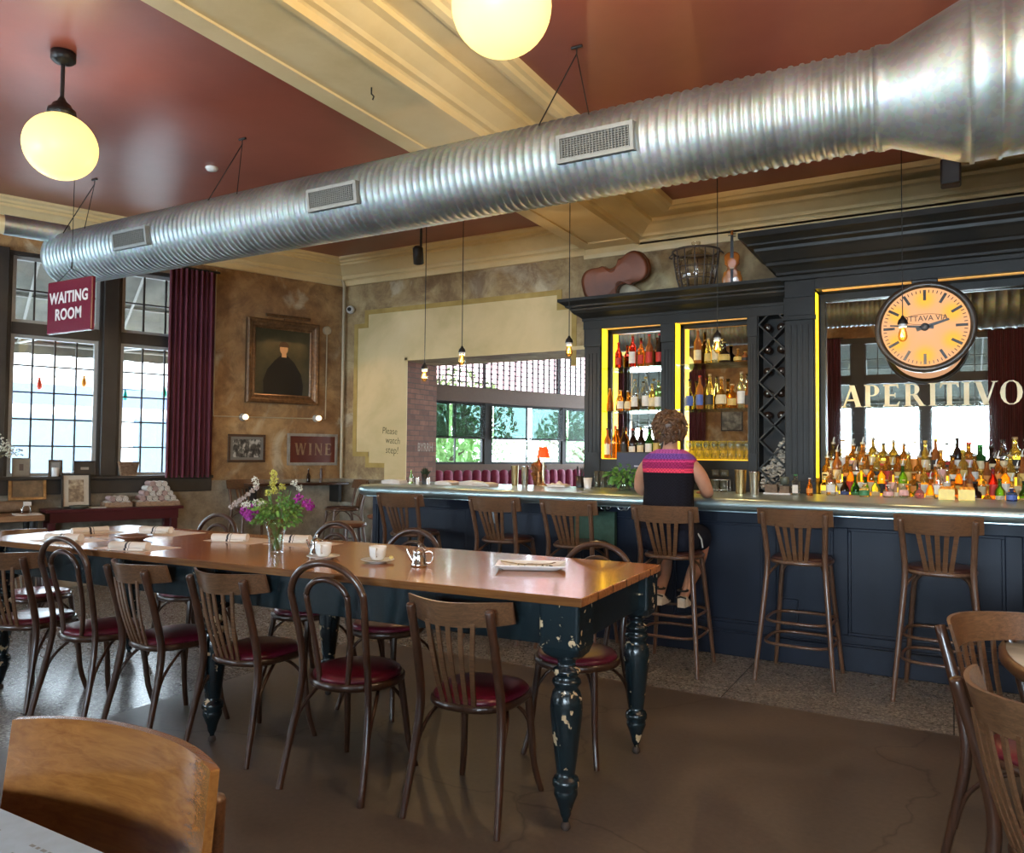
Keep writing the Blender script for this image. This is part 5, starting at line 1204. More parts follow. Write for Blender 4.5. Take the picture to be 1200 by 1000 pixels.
for k in range(30):
    a = rn.uniform(0,6.28); sp = rn.uniform(.03,.16); hgt = rn.uniform(.22,.36)-sp*.35
    p = (sp*math.cos(a), sp*math.sin(a), hgt); heads.append(p)
    st_.tube(smooth_path([(-.02*math.cos(a),-.02*math.sin(a),.02),(.02*math.cos(a),.02*math.sin(a),.13),p], 4), .0022, 5)
st_.build('stem', plain('flower stem', (.10,.24,.06), .6), t)
leafy(t, 430, .125, .17, 21, noisy('posy green', [(.3,(.06,.17,.03)),(.55,(.16,.32,.06)),(.75,(.34,.46,.10))], 14, .55), s0=.010, s1=.021, z0=.15)
def blooms(name, mat, spots, r, n, s):
    for (x, y, z) in spots:
        b = MB(); rb = random.Random(int((x+5)*1000))
        for k in range(n):
            v = Vector((rb.gauss(0,1),rb.gauss(0,1),rb.gauss(0,1))).normalized()*r*rb.uniform(.5,1)
            e = Euler((rb.uniform(0,3),rb.uniform(0,3),0)).to_matrix(); p = Vector((x,y,z))+v
            b.add([p+e@Vector(q) for q in ((-s,0,0),(0,-s*.6,s*.2),(s,0,0),(0,s*.6,s*.2))], [(0,1,2,3)])
        b.build(name, mat, t)
M_PUR = plain('magenta petals', (.42,.03,.33), .6); M_WHF = plain('white florets', (.80,.80,.68), .7)
u = Vector((math.cos(.516), math.sin(.516), 0))
def V(sx, z, d=0): return tuple(u*sx + Vector((-u.y,u.x,0))*d + Vector((0,0,z)))
blooms('purple_flower', M_PUR, [V(-.125,.205,-.05),V(-.105,.235,-.04),V(-.15,.225,-.03)], .032, 70, .011)
blooms('purple_flower', M_PUR, [V(.12,.290,-.02),V(.155,.265,0),V(.17,.245,.02)], .026, 55, .010)
blooms('white_flower', M_WHF, [V(-.13,.265,-.06),V(-.09,.27,-.06),V(-.06,.262,-.06),V(-.155,.255,-.05),V(-.11,.355,0),V(-.12,.385,.01),V(.09,.37,.0),V(.115,.345,.02)], .020, 46, .005)
b_ = [V(-.02,.42,0),V(-.015,.39,0),V(-.025,.36,0),V(-.01,.33,0),V(.02,.35,.03),V(-.04,.32,-.02)]
blooms('yellow_flower', plain('goldenrod', (.62,.60,.12), .7), b_, .022, 60, .006)
for i, sgn in enumerate((-1,)):
    pts = [V(-.10-.022*k, .345-.017*k, -.02) for k in range(7)]
    blooms('grass_plume', plain('dusty pink plume', (.55,.46,.42), .8), pts, .014, 30, .007)
# oblong plate with forks
t = thing('oblong_plate', 'white oblong plate with used forks near the table corner', 'plate', (-1.705,3.20,TT), R(25))
def plf(k):
    def fn(u_, v_):
        x, y = -.16+.32*u_, -.095+.19*v_; e = max(abs(2*u_-1), abs(2*v_-1)); return (x, y, (.001 if k else .005)+.022*max(0, e-.72)/.28)
    return fn
b = MB(); b.slab(plf(1), plf(0), 24, 16); b.build('dish', M_WHITE, t)
for k, (x, a) in enumerate(((-.06,-20),(.055,35))):
    b = MB(); b.M = T(x,.01,.020,0,0,R(a)); b.tube([(-.09,0,.008),(-.02,0,.002),(.03,0,.0)], [.003,.0025,.003], 6)
    for q in (-.006,-.002,.002,.006): b.tube([(.03,q*.5,0),(.045,q,.001),(.07,q,.006)], .0011, 4)
    f_ = b.build('fork', M_STEEL, None); f_.location = (-1.705,3.20,TT); f_.rotation_euler = (0,0,R(25)); tag(f_, ['steel fork on the left half of the oblong plate','steel fork lying slanted on the right half of the oblong plate'][k], 'fork', 'forks on the oblong plate')
b = MB(); rn = random.Random(4)
for k in range(40): x, y = rn.uniform(-.11,.11), rn.uniform(-.05,.06); b.add([(x-.007,y,.0085),(x,y-.005,.012),(x+.007,y,.0085),(x,y+.005,.012)], [(0,1,2,3)])
o = b.build('herb_crumbs', plain('dark crumbs', (.03,.035,.02), .8), None); o.location = (-1.705,3.20,TT); o.rotation_euler = (0,0,R(25)); o['kind'] = 'stuff'; o['label'] = 'dark green herb crumbs left on the oblong plate'; o['category'] = 'crumbs'
# paper mats and rolled napkins
def striped(name):
    m, nt, b = nodes(name); v = coords(nt); sp = nt.nodes.new('ShaderNodeSeparateXYZ'); nt.links.new(v, sp.inputs[0])
    c = ramp(nt, sp.outputs['X'], [(0,(.66,.60,.54))])
    r = nt.nodes.new('ShaderNodeMapRange'); r.inputs[1].default_value = -.1; r.inputs[2].default_value = .1; nt.links.new(sp.outputs['X'], r.inputs[0])
    c = ramp(nt, r.outputs[0], [(0,(.70,.65,.59)),(.44,(.70,.65,.59)),(.445,(.03,.03,.04)),(.50,(.03,.03,.04)),(.505,(.70,.65,.59)),(.55,(.70,.65,.59)),(.555,(.12,.11,.12)),(.57,(.12,.11,.12)),(.575,(.70,.65,.59))])
    nt.links.new(c, b.inputs['Base Color']); setp(b, rough=.85); return m
M_STRIPE = striped('striped napkin')
def napkin_roll(x, y, rz, label, z=TT, L=.21, r=.024, mat=None, group='rolled striped napkins on the table', cat='napkin', M=None):
    t = thing('rolled_napkin', label, cat, (x,y,z), R(rz), group)
    b = MB(); n = 12; rings = []
    for i in range(7):
        xx = -L/2+L*i/6; f = 1+.05*math.sin(i*2.3)
        rings.append([(xx, r*1.25*f*math.cos(2*math.pi*k/n), r*.92+r*.90*f*math.sin(2*math.pi*k/n)) for k in range(n)])
    b.loft(rings); b.build('cloth', mat or M_STRIPE, t)
    b = MB(); b.box(-L*.46, L*.46, -r*1.6, -r*.2, .0005, r*.55); b.build('flap', mat or M_STRIPE, t, .004)
    return t
def paper_mat(x, y, rz, label, w=.38, d=.26):
    t = thing('place_mat', label, 'placemat', (x,y,TT), R(rz), 'paper place mats'); b = MB(); b.box(-w/2,w/2,-d/2,d/2,0,.0012); b.build('sheet', plain('blush place mat', (.66,.54,.45), .6), t)
for x, y, rz, mx, my, l in ((-3.83,2.62,24,-3.88,2.70,'near the middle of the left half'),(-4.50,2.66,24,-4.52,2.70,'nearest the left edge of the photo'),(-4.76,2.98,75,-4.80,2.98,'at the window end of the table'),(-4.47,3.24,20,-4.42,3.30,'on the far side by the farthest hoop chair'),(-3.73,3.20,26,-3.70,3.27,'on the far side left of the vase'),(-3.38,3.36,20,-3.28,3.34,'on the far side right behind the vase')):
    paper_mat(mx, my, 2.4 if rz != 75 else 92.4, 'blush paper place mat ' + l)
    napkin_roll(x, y, rz, 'rolled white napkin with black stripes ' + l, TT+.0013)
t = thing('serving_bowl', 'shallow wooden bowl between the napkins on the left half', 'bowl', (-4.23,2.92,TT)); b = MB(); b.lathe([(.05,0),(.052,.004),(.10,.022),(.108,.030),(.102,.030),(.05,.010),(.001,.009)], 28); b.build('dish', wood('bowl wood', (.12,.05,.025), (.25,.12,.06)), t)
# ================================================================== WINDOW SIDE
def curtain(label, s0, s1, off, loc=None, rz=None, w=None, z0=1.13, z1=3.50):
    t = thing('curtain', label, 'curtain', loc or LW((s0+s1)/2, off, 0), LROT if rz is None else rz, 'crimson floor curtains')
    w = w or (s1-s0); n = int(w/.055)
    def S(o):
        def fn(u, v):
            x = w*(u-.5); return (x, -(.035*math.sin(u*n*2*math.pi)+.012*math.sin(u*n*.63*2*math.pi+1)) * (.7+.3*(1-v)) - o, z0+(z1-z0)*v)
        return fn
    b = MB(); b.slab(S(0), S(.006), n*10, 6); b.build('cloth', M_VELVET, t)
    b = MB(); b.tube([(-w/2-.05,0,z1+.01),(w/2+.05,0,z1+.01)], .014, 8); b.build('rod', M_BLACK, t)
    return t
curtain('deep crimson pleated curtain drawn beside the portrait wall', -2.20, -1.69, .10)
curtain('dark crimson curtain left in the big mirror, on the street wall', 0, 0, 0, (-2.05, FRONT+.12, 0), math.pi, .95, .9, 3.5)
curtain('dark crimson curtain right in the big mirror, on the street wall', 0, 0, 0, (1.28, FRONT+.12, 0), math.pi, .6, .9, 3.5)
curtain('dark crimson curtain seen in the right shelf mirror, on the street wall', 0, 0, 0, (-5.2, FRONT+.12, 0), math.pi, .85, .9, 3.5)
curtain('dark crimson curtain far along the street wall near the windows', 0, 0, 0, (-7.1, FRONT+.12, 0), math.pi, .75, .9, 3.5)
# burgundy console under the windows
t = thing('console_shelf', 'burgundy console shelf below the window sill holding napkin baskets', 'console table', LW(-2.72,.20,0), LROT)
b = MB(); b.box(-.66,.65,-.17,.19,.80,.83); b.build('top', plain('burgundy gloss paint', (.075,.008,.014), .3), t, .004)
b = MB(); b.box(-.62,.60,-.15,-.13,.70,.80); b.box(.58,.60,-.13,.17,.70,.80); b.build('apron', MATS['burgundy gloss paint'], t)
for x in (-.60, .56):
    for y in (-.12,.15):
        b = MB(); b.prism([(x-.035,y-.03),(x+.035,y-.03),(x+.035,y+.03),(x-.035,y+.03)], 0, .70)
        b.build('leg', MATS['burgundy gloss paint'], t, .008)
CZ = .8305
def frame(name, label, s, off, z, w, h, fcol, mat_col, pic, depth=.02, lean=8, bw=.018, mw=.04, rz=0, cat='picture frame'):
    t = thing(name, label, cat, LW(s, off, z), LROT+R(rz)); M = T(0,0,0,R(-lean),0,0)
    b = MB(); b.M = M
    for q in ((-w/2,w/2,0,depth,0,bw),(-w/2,w/2,0,depth,h-bw,h),(-w/2,-w/2+bw,0,depth,bw,h-bw),(w/2-bw,w/2,0,depth,bw,h-bw)): b.box(*q)
    b.build('frame', fcol, t, .003)
    b = MB(); b.M = M; b.box(-w/2+bw,w/2-bw,.008,.016,bw,h-bw); b.build('mount', mat_col, t)
    b = MB(); b.M = M; b.box(-w/2+bw+mw,w/2-bw-mw,.005,.008,bw+mw,h-bw-mw); b.build('picture', pic, t)
    return t
M_SEP = noisy('faded sepia photograph', [(.35,(.10,.065,.04)),(.5,(.24,.17,.11)),(.65,(.50,.42,.30))], 14, .35, 3)
M_FRW = wood('walnut frame', (.045,.022,.012), (.11,.055,.03), axis=0)
M_GFR = noisy('tarnished gilt', [(.3,(.14,.08,.03)),(.7,(.34,.21,.09))], 14, .35, metal=.5)
frame('photo_frame', 'black framed sepia photograph of two figures on the burgundy console', -3.08, .20, CZ, .27, .36, M_BLACK, plain('cream mount', (.62,.55,.44), .8), M_SEP, lean=9, bw=.02, mw=.045)
frame('photo_frame', 'wide gilt framed dark picture standing on the console by the white cloth', -3.50, .11, .922, .33, .23, M_GFR, plain('brown mount', (.16,.10,.06), .8), noisy('dark oil sketch', [(.4,(.07,.045,.025)),(.65,(.22,.13,.07))], 8, .3), lean=10, bw=.03, mw=.01)
frame('photo_frame', 'grey wooden plaque with a round emblem at the left of the sill', -3.55, .04, 1.156, .16, .19, plain('grey wood', (.24,.21,.16), .7), plain('grey wood panel', (.30,.26,.20), .7), plain('dark round print', (.12,.08,.06), .6), lean=8, bw=.012, mw=.05)
frame('photo_frame', 'small dark framed card behind a white candle on the sill', -3.25, .04, 1.156, .13, .17, M_FRW, plain('grey card', (.20,.20,.19), .7), plain('pale card', (.36,.36,.34), .7), lean=6, bw=.014, mw=.015)
frame('photo_frame', 'dark landscape frame with a pale oval on the sill by the pier', -2.98, .04, 1.156, .21, .16, plain('dark brown lacquer', (.035,.026,.02), .5), plain('dark ground', (.05,.04,.03), .6), plain('pale oval card', (.42,.38,.30), .6), lean=6, bw=.012, mw=.055)
t = thing('pillar_candle', 'white pillar candle in front of the small card on the sill', 'candle', LW(-3.26,.085,1.156)); b = MB(); b.lathe([(.03,0),(.033,.004),(.033,.085),(.028,.09)], 18); b.build('wax', M_WHITE, t); b = MB(); b.tube([(0,0,.09),(0,0,.105)], .0015, 5); b.build('wick', M_BLACK, t)
# woven basket on the sill
M_WICK = noisy('wicker', [(.3,(.20,.11,.06)),(.7,(.50,.34,.22))], 40, .7, vs=(1,1,3), bmp=.4)
t = thing('wicker_basket', 'small tapered wicker basket on the sill beside the dark pier', 'basket', LW(-2.56,.035,1.156), LROT)
b = MB(); b.loft([[(x*w_/2, y*.04, z) for x, y in ((-1,-1),(1,-1),(1,1),(-1,1))] for w_, z in ((.15,0),(.205,.15),(.19,.15),(.14,.01))], False, False, False); b.box(-.07,.07,-.038,.038,0,.008); b.build('weave', M_WICK, t)
# baskets of rolled napkins on the console
def napkin_basket(label, s, off, w, d, rows_, per, group, seed):
    t = thing('napkin_basket', label, 'basket', LW(s, off, CZ), LROT); b = MB()
    for q in ((-w/2,w/2,-d/2,-d/2+.01,0,.05),(-w/2,w/2,d/2-.01,d/2,0,.05),(-w/2,-w/2+.01,-d/2,d/2,0,.05),(w/2-.01,w/2,-d/2,d/2,0,.05),(-w/2,w/2,-d/2,d/2,0,.008)): b.box(*q)
    b.build('tray', M_WICK, t)
    r = .029; k = 0; rn = random.Random(seed)
    ROWN = ['bottom','second','third','fourth','fifth']
    for j in range(rows_):
        m_ = per-j
        for i in range(m_):
            x = (i-(m_-1)/2)*r*2.12; p = LW(s+x, off, CZ+.009+j*r*1.74)
            o = thing('rolled_napkin', f'napkin roll in the {group}, {ROWN[j]} row, {NUMW[i]} from the street side', 'napkin', p, LROT+R(90)+rn.uniform(-.05,.05), 'rolled napkins in baskets')
            L = d*.98; b = MB(); n = 12; rings = []
            spir = []
            b.loft([[(-L/2+L*q/4, r*math.cos(2*math.pi*e/n)*(1+.04*math.sin(q*2+i)), r+r*math.sin(2*math.pi*e/n)) for e in range(n)] for q in range(5)])
            b.build('cloth', [M_LINEN, plain('rosy linen', (.52,.36,.33), .85)][k % 3 == 1], o)
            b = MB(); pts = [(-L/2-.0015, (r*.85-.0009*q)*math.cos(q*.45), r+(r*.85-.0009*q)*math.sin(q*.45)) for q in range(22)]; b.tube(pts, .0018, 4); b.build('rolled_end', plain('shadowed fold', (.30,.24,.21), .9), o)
            k += 1
napkin_basket('shallow basket of napkin rolls, smaller of two, on the console', -2.70, .18, .27, .20, 2, 4, 'small basket', 1)
napkin_basket('heaped basket of napkin rolls, larger of two, at the console end', -2.31, .18, .45, .22, 5, 7, 'large basket', 2)
t = thing('stone_dish', 'dark oval dish in front of the black framed photograph', 'dish', LW(-3.08,.315,CZ)); b = MB(); b.lathe([(.05,0),(.085,.02),(.09,.035),(.08,.035),(.04,.012),(.001,.01)], 20); b.build('dish', noisy('mossy stone', [(.3,(.03,.03,.02)),(.7,(.10,.10,.07))], 20, .7), t)
t = thing('paper_pad', 'white note pad lying on the console left of the small basket', 'note pad', LW(-2.90,.28,CZ), LROT); b = MB(); b.box(-.07,.07,-.05,.05,0,.012); b.build('pages', M_PAPER, t)
# second table by the window with its cloth
t = thing('wooden_table', 'light edged wooden table cut by the left edge of the photo', 'table', LW(-4.10,.31,0), LROT)
b = MB(); b.box(-.68,.68,-.27,.27,.745,.80); b.build('tabletop', wood('pine edge', (.22,.11,.05), (.40,.23,.12), axis=0), t, .004)
for x in (-.60,.60):
    for y in (-.20,.20):
        b = MB(); b.lathe([(.035,.745),(.035,.62),(.02,.60),(.032,.56),(.038,.45),(.030,.15),(.022,.06),(.018,0)], 14, (x,y,0)); b.build('leg', M_BLACK, t)
t = thing('white_cloth', 'white cloth draped over the corner of the pine edged table', 'cloth', LW(-3.50,.42,.8005), LROT)
b = MB(); b.slab(lambda u, v: (-.16+.22*u, -.14+.2*v, .001), lambda u, v: (-.16+.22*u, -.14+.2*v, .008+.004*math.sin(9*u)), 12, 6); b.build('cloth', M_LINEN, t)
t = thing('rolled_blanket', 'tan bolster lying along the sill side above the pine edged table', 'bolster', LW(-4.10,.13,.801), LROT)
b = MB(); b.loft([[(x, r_*math.cos(a), .06+r_*math.sin(a)) for a in [2*math.pi*k/14 for k in range(14)]] for x, r_ in ((-.5,.03),(-.48,.055),(0,.06),(.60,.056),(.63,.03))]); b.build('cover', noisy('tan canvas', [(.3,(.20,.14,.09)),(.7,(.34,.25,.17))], 20, .8), t)
t = thing('napkin_holder', 'small metal stand with a white napkin at the corner of the pine table', 'holder', LW(-3.56,.46,.81), LROT)
b = MB(); b.tube(smooth_path([(-.03,0,0),(-.03,0,.05),(0,0,.11),(.03,0,.07),(.04,0,.0)], 5), .006, 6); b.build('stand', M_STEEL, t); b = MB(); b.box(-.02,.04,-.03,.03,.08,.115); b.build('napkin', M_LINEN, t)
t = thing('cutlery_roll', 'silver tray on the floor level shelf under the pine edged table', 'tray', LW(-4.20,.31,0), LROT); b = MB(); b.box(-.2,.2,-.12,.12,0,.02); b.build('tray', M_STEEL, t)
t = thing('dried_flowers', 'spray of white dried flowers poking in at the left edge', 'flowers', LW(-3.82,.14,.925), LROT)
b = MB(); b.lathe([(.03,0),(.04,.03),(.045,.2),(.04,.32),(.02,.37),(.025,.4)], 16); b.build('vase', M_WHITE, t)
b = MB(); rn = random.Random(9); bl = MB()
for k in range(12):
    a = rn.uniform(-.5,1.3); l = rn.uniform(.1,.28); p = (l*math.cos(a)*.9, rn.uniform(-.06,.0), .4+l*abs(math.sin(a+.5))); b.tube([(0,0,.35),(p[0]*.5,p[1]*.5,.4+(p[2]-.4)*.7),p], .002, 4)
    for q in range(9): c = Vector(p)+Vector((rn.gauss(0,.018),rn.gauss(0,.018),rn.gauss(0,.018))); s = .009; bl.add([c+Vector(e) for e in ((-s,0,0),(0,-s,0),(s,0,0),(0,s,0),(0,0,s),(0,0,-s))], [(0,1,4),(1,2,4),(2,3,4),(3,0,4),(1,0,5),(2,1,5),(3,2,5),(0,3,5)])
b.build('stem', plain('dry stem', (.25,.22,.12), .8), t); bl.build('floret', M_WHF, t)

# ================================================================== PORTRAIT WALL
M_GILT = noisy('bronze gilt moulding', [(.3,(.085,.045,.022)),(.6,(.17,.09,.04)),(.8,(.34,.20,.09))], 20, .32, metal=.4)
def portrait():
    w, h = .93, 1.03; s = -.823; t = thing('portrait_painting', 'large dark portrait of a robed sitter in a bronze gilt frame', 'painting', LW(s, .012, 2.02), LROT)
    b = MB()
    pr = [(0,.0),(0,-.055),(.02,-.070),(.045,-.062),(.06,-.040),(.085,-.030),(.10,-.034),(.115,-.020),(.115,.0)]
    c = [(-w/2,0),(w/2,0),(w/2,h),(-w/2,h)]; rings = []
    for (x, z), (dx, dz) in zip(c, ((1,1),(-1,1),(-1,-1),(1,-1))): rings.append([(x+dx*o, y, z+dz*o) for o, y in pr])
    b.loft(rings, True, False, False); b.build('frame', M_GILT, t)
    def pic():
        m, nt, bs = nodes('dim old canvas'); v = coords(nt); n = noise(nt, v, 3, 5)
        c_ = ramp(nt, n, [(.3,(.022,.024,.014)),(.7,(.07,.062,.034))])
        nt.links.new(c_, bs.inputs['Base Color']); setp(bs, rough=.3); return m
    b = MB(); b.box(-w/2+.10, w/2-.10, -.016, -.008, .10, h-.10); cv = b.build('canvas', pic(), t)
    def flat(poly, y, mat, nm):
        b = MB(); xz(b, poly, y, y+.0012); b.build(nm, mat, cv)
    robe = plain('black robe paint', (.008,.008,.009), .35); skin = plain('aged skin paint', (.36,.22,.12), .4)
    flat([(-.24,.11),(-.25,.28),(-.20,.42),(-.10,.54),(-.03,.60),(.06,.60),(.15,.52),(.24,.38),(.27,.24),(.26,.11)], -.0175, robe, 'painted_robe')
    flat([(.01+.052*math.cos(a), .685+.072*math.sin(a)) for a in [2*math.pi*k/18 for k in range(18)]], -.0185, skin, 'painted_face')
    flat([(-.02,.58),(.045,.58),(.04,.64),(-.012,.64)], -.0180, skin, 'painted_neck')
    flat([(.01+.068*math.cos(a), .705+.070*math.sin(a)) for a in [math.pi*k/9*1.0 for k in range(10)]], -.0192, plain('painted hair', (.05,.025,.012), .4), 'painted_hair')
    # brass picture light along the top
    b = MB(); b.tube([(-.28,-.16,h+.03),(.28,-.16,h+.03)], .022, 12); b.tube([(0,-.01,h-.02),(0,-.08,h+.06),(0,-.16,h+.04)], .008, 8); b.build('picture_light', M_GILT, t)
    for x in (-.14,.15):
        l = bpy.data.lights.new('picture_spot', 'SPOT'); l.energy = 7; l.color = (1,.62,.3); l.spot_size = R(120); l.shadow_soft_size = .02
        o = bpy.data.objects.new('picture_spot', l); COL.objects.link(o); o.parent = t; o.location = (x,-.16,h+.005); o.rotation_euler = (R(-28),0,0)
portrait()
M_BW = noisy('black and white photograph', [(.38,(.02,.02,.02)),(.5,(.10,.10,.09)),(.62,(.50,.50,.47))], 18, .3, 3, vs=(1,1,.6))
frame('photo_frame', 'framed black and white group photograph hanging below the portrait', -1.25, .03, 1.30, .455, .335, M_FRW, plain('grey mount', (.22,.22,.20), .8), M_BW, lean=0, bw=.03, mw=.03)
def sign_wine():
    w, h = .68, .40; t = thing('wine_sign', 'framed dark red sign reading WINE near the back corner', 'sign', LW(-.40,.03,1.262), LROT)
    b = MB(); bw = .035
    for q in ((-w/2,w/2,0,.02,0,bw),(-w/2,w/2,0,.02,h-bw,h),(-w/2,-w/2+bw,0,.02,bw,h-bw),(w/2-bw,w/2,0,.02,bw,h-bw)): b.box(*q)
    b.build('frame', noisy('scuffed pale frame', [(.3,(.20,.18,.15)),(.7,(.36,.33,.29))], 12, .5), t, .003)
    b = MB(); b.box(-w/2+bw,w/2-bw,.006,.018,bw,h-bw); b.build('panel', noisy('oxblood panel', [(.3,(.085,.016,.010)),(.7,(.13,.028,.016))], 6, .35), t)
    o, wd = word('lettering', 'WINE', .15, noisy('worn gold letters', [(.3,(.16,.08,.04)),(.7,(.36,.24,.13))], 20, .5), t, T(0,0,0,R(90),0,0), .003, .14); o.location = (-wd/2+.02, .006, .13)
sign_wine()
M_COND = plain('cream conduit', (.52,.44,.30), .45)
def wl(b, pts, r): b.tube([LW(s, .02, z) for s, z in pts], r, 8)
t = thing('wall_conduit', 'cream painted conduit run framing the portrait with two bulb holders', 'conduit', LW(-1.0,0,1.8)); inv = Matrix.Translation(-Vector(LW(-1.0,0,1.8)))
b = MB(); b.M = inv; wl(b, [(-1.655,3.56),(-1.655,1.84),(-.345,1.855),(-.235,1.855),(-.232,2.98)], .008); b.build('pipe', M_COND, t)
for s, z in ((-1.30,1.84),(-.36,1.86)):
    b = MB(); b.M = inv @ Matrix.Translation(LW(s,.0,z)) @ Euler((R(90),0,LROT)).to_matrix().to_4x4(); b.lathe([(.045,0),(.045,.03),(.035,.05),(.026,.06)], 18); b.build('bulb_holder', plain('grey porcelain', (.42,.40,.36), .4), t)
    b = MB(); b.M = inv @ Matrix.Translation(LW(s,.0,z)) @ Euler((R(90),0,LROT)).to_matrix().to_4x4(); b.lathe([(.022,.055),(.032,.08),(.034,.10),(.024,.125),(.002,.135)], 18); b.build('light_bulb', emis('soft frosted bulb', (1,.72,.42), 1.6), t)
b = MB(); b.M = inv @ Matrix.Translation(LW(-.232,.0,3.0)) @ Euler((R(90),0,LROT)).to_matrix().to_4x4(); b.lathe([(.055,0),(.055,.035),(.045,.04),(.001,.04)], 24); b.build('junction_box', M_COND, t)
t = thing('corner_pipe', 'cream riser pipe running up the back corner', 'pipe', (CX+.06, CY-.05, 1.1)); b = MB(); b.tube([(0,0,0),(0,0,2.50),(-.03,-.02,2.62),(-.03,-.02,2.76)], .02, 10); b.build('riser', M_COND, t)
t = thing('security_camera', 'white dome security camera beside the corner pipe', 'camera', (CX+.16, CY-.03, 3.28)); b = MB(); b.M = T(0,0,0,R(90),0,R(20)); b.lathe([(.03,-.03),(.05,-.02),(.052,.03),(.04,.05),(.03,.055)], 18); b.build('housing', M_WHITE, t)
b = MB(); b.M = T(0,0,0,R(90),0,R(20)); b.lathe([(.028,.05),(.026,.06),(.001,.066)], 16); b.build('lens', M_BLACK, t)
# drink ledge along the corner
t = thing('wall_ledge', 'dark narrow drink ledge fixed along the corner below the WINE sign', 'shelf', LW(-.75,0,1.05), LROT)
b = MB(); b.box(-.55,.72,-.30,0,-.03,0); b.build('board', M_WOODD, t, .004)
b = MB(); b.box(-.5,-.46,-.25,0,-.25,-.03); b.box(.6,.64,-.25,0,-.25,-.03); b.build('bracket', M_BLACK, t)
t = thing('oil_bottle', 'slim dark bottle on the wall ledge below the WINE sign', 'bottle', LW(-.50,.12,1.051)); b = MB(); b.lathe([(.022,0),(.024,.08),(.010,.12),(.010,.17)], 14); b.build('glass', bottle_mat('dark glass', LIQ['dark']), t)
t = thing('pepper_mill', 'tall slim pepper mill on the wall ledge below the WINE sign', 'mill', LW(-.33,.12,1.051)); b = MB(); b.lathe([(.024,0),(.022,.03),(.014,.06),(.018,.10),(.014,.14),(.018,.165),(.006,.18)], 16); b.build('body', M_WOODD, t)
# round backless stool beyond the bar end
def round_stool(x, y, label):
    t = thing('round_stool', label, 'stool', (x,y,0), 0, 'round wooden stools'); b = MB(); b.lathe([(.16,.725),(.185,.73),(.195,.745),(.19,.765),(.17,.772),(.001,.772)], 28); b.build('seat', wood('worn seat wood', (.13,.05,.025), (.28,.12,.06), axis=0), t, 0)
    for k in range(4):
        a = R(45+90*k); b = MB(); b.tube([(.12*math.cos(a),.12*math.sin(a),.73),(.19*math.cos(a),.19*math.sin(a),0)], .016, 8); b.build('leg', M_STOOLW, t)
    b = MB(); b.tube([(.155*math.cos(2*math.pi*k/24),.155*math.sin(2*math.pi*k/24),.33) for k in range(24)], .009, 6, True); b.build('foot_ring', M_STOOLW, t)
round_stool(-4.98,5.62,'round wooden stool standing just off the free end of the bar')
round_stool(-5.25,6.55,'round wooden stool behind the free end of the bar')

# WAITING ROOM sign on its wires
t = thing('waiting_room_sign', 'burgundy hanging sign with white letters reading WAITING ROOM', 'sign', (-6.53,3.86,2.43), R(0))
w, h = .64, .455
b = MB(); b.box(-w/2,w/2,-.02,.02,0,h); b.build('board', plain('burgundy enamel', (.17,.010,.032), .25), t, .012)
M_LW = plain('white enamel', (.78,.74,.72), .4)
for z, s_ in ((.30,'WAITING'),(.155,'ROOM')):
    text_mesh('lettering', s_, .135, M_LW, t, (0,-.021,z), (R(90),0,0), .0012, bold=.0034, sx=.92, spacing=1.05)
b = MB(); b.tube([(-.2,0,h),(0,0,h+.10),(.2,0,h)], .004, 5); b.tube([(0,0,h+.10),(0,0,h+.15)], .008, 6); b.tube([(0,0,h+.15),(0,0,CEIL-2.43)], .003, 5)
for x in (-.2,.2): b.tube([(x+.012*math.cos(a), 0, h+.012*math.sin(a)) for a in [2*math.pi*k/10 for k in range(10)]], .003, 5, True)
b.build('hanger', M_BLACK, t)
# crimson booth cushions in the sunroom
t = thing('booth_seat', 'crimson channelled banquette along the sunroom windows', 'bench', LW(3.2,.0,0), LROT)
b = MB(); b.box(-2.2,2.4,-.14,-.02,.45,1.0); b.box(-2.2,2.4,-.62,-.10,0,.45); b.build('frame', noisy('crimson fabric', [(.3,(.16,.008,.04)),(.7,(.26,.02,.07))], 14, .7), t, .01)
for k in range(26):
    x = -2.1+.17*k; b = MB(); b.loft([[(x+.082*math.cos(a)*f, -.15+.05*math.sin(a)*f, z) for a in [2*math.pi*q/10 for q in range(10)]] for z, f in ((.5,.9),(.6,1),(1.10,1),(1.17,.85),(1.19,.4))]); b.build('back_cushion', MATS['crimson fabric'], t)

t = thing('framed_print', 'framed grey print on the street wall, seen in the shelf mirror', 'print', (-4.22, FRONT+.03, 1.98), math.pi)
b = MB()
for q in ((-.24,.24,0,.025,0,.025),(-.24,.24,0,.025,.575,.60),(-.24,-.215,0,.025,.025,.575),(.215,.24,0,.025,.025,.575)): b.box(*q)
b.build('frame', M_BLACK, t, .003); b = MB(); b.box(-.215,.215,.01,.02,.025,.575); b.build('print', noisy('grey etching', [(.4,(.10,.10,.09)),(.6,(.34,.33,.29))], 7, .4, 4), t)
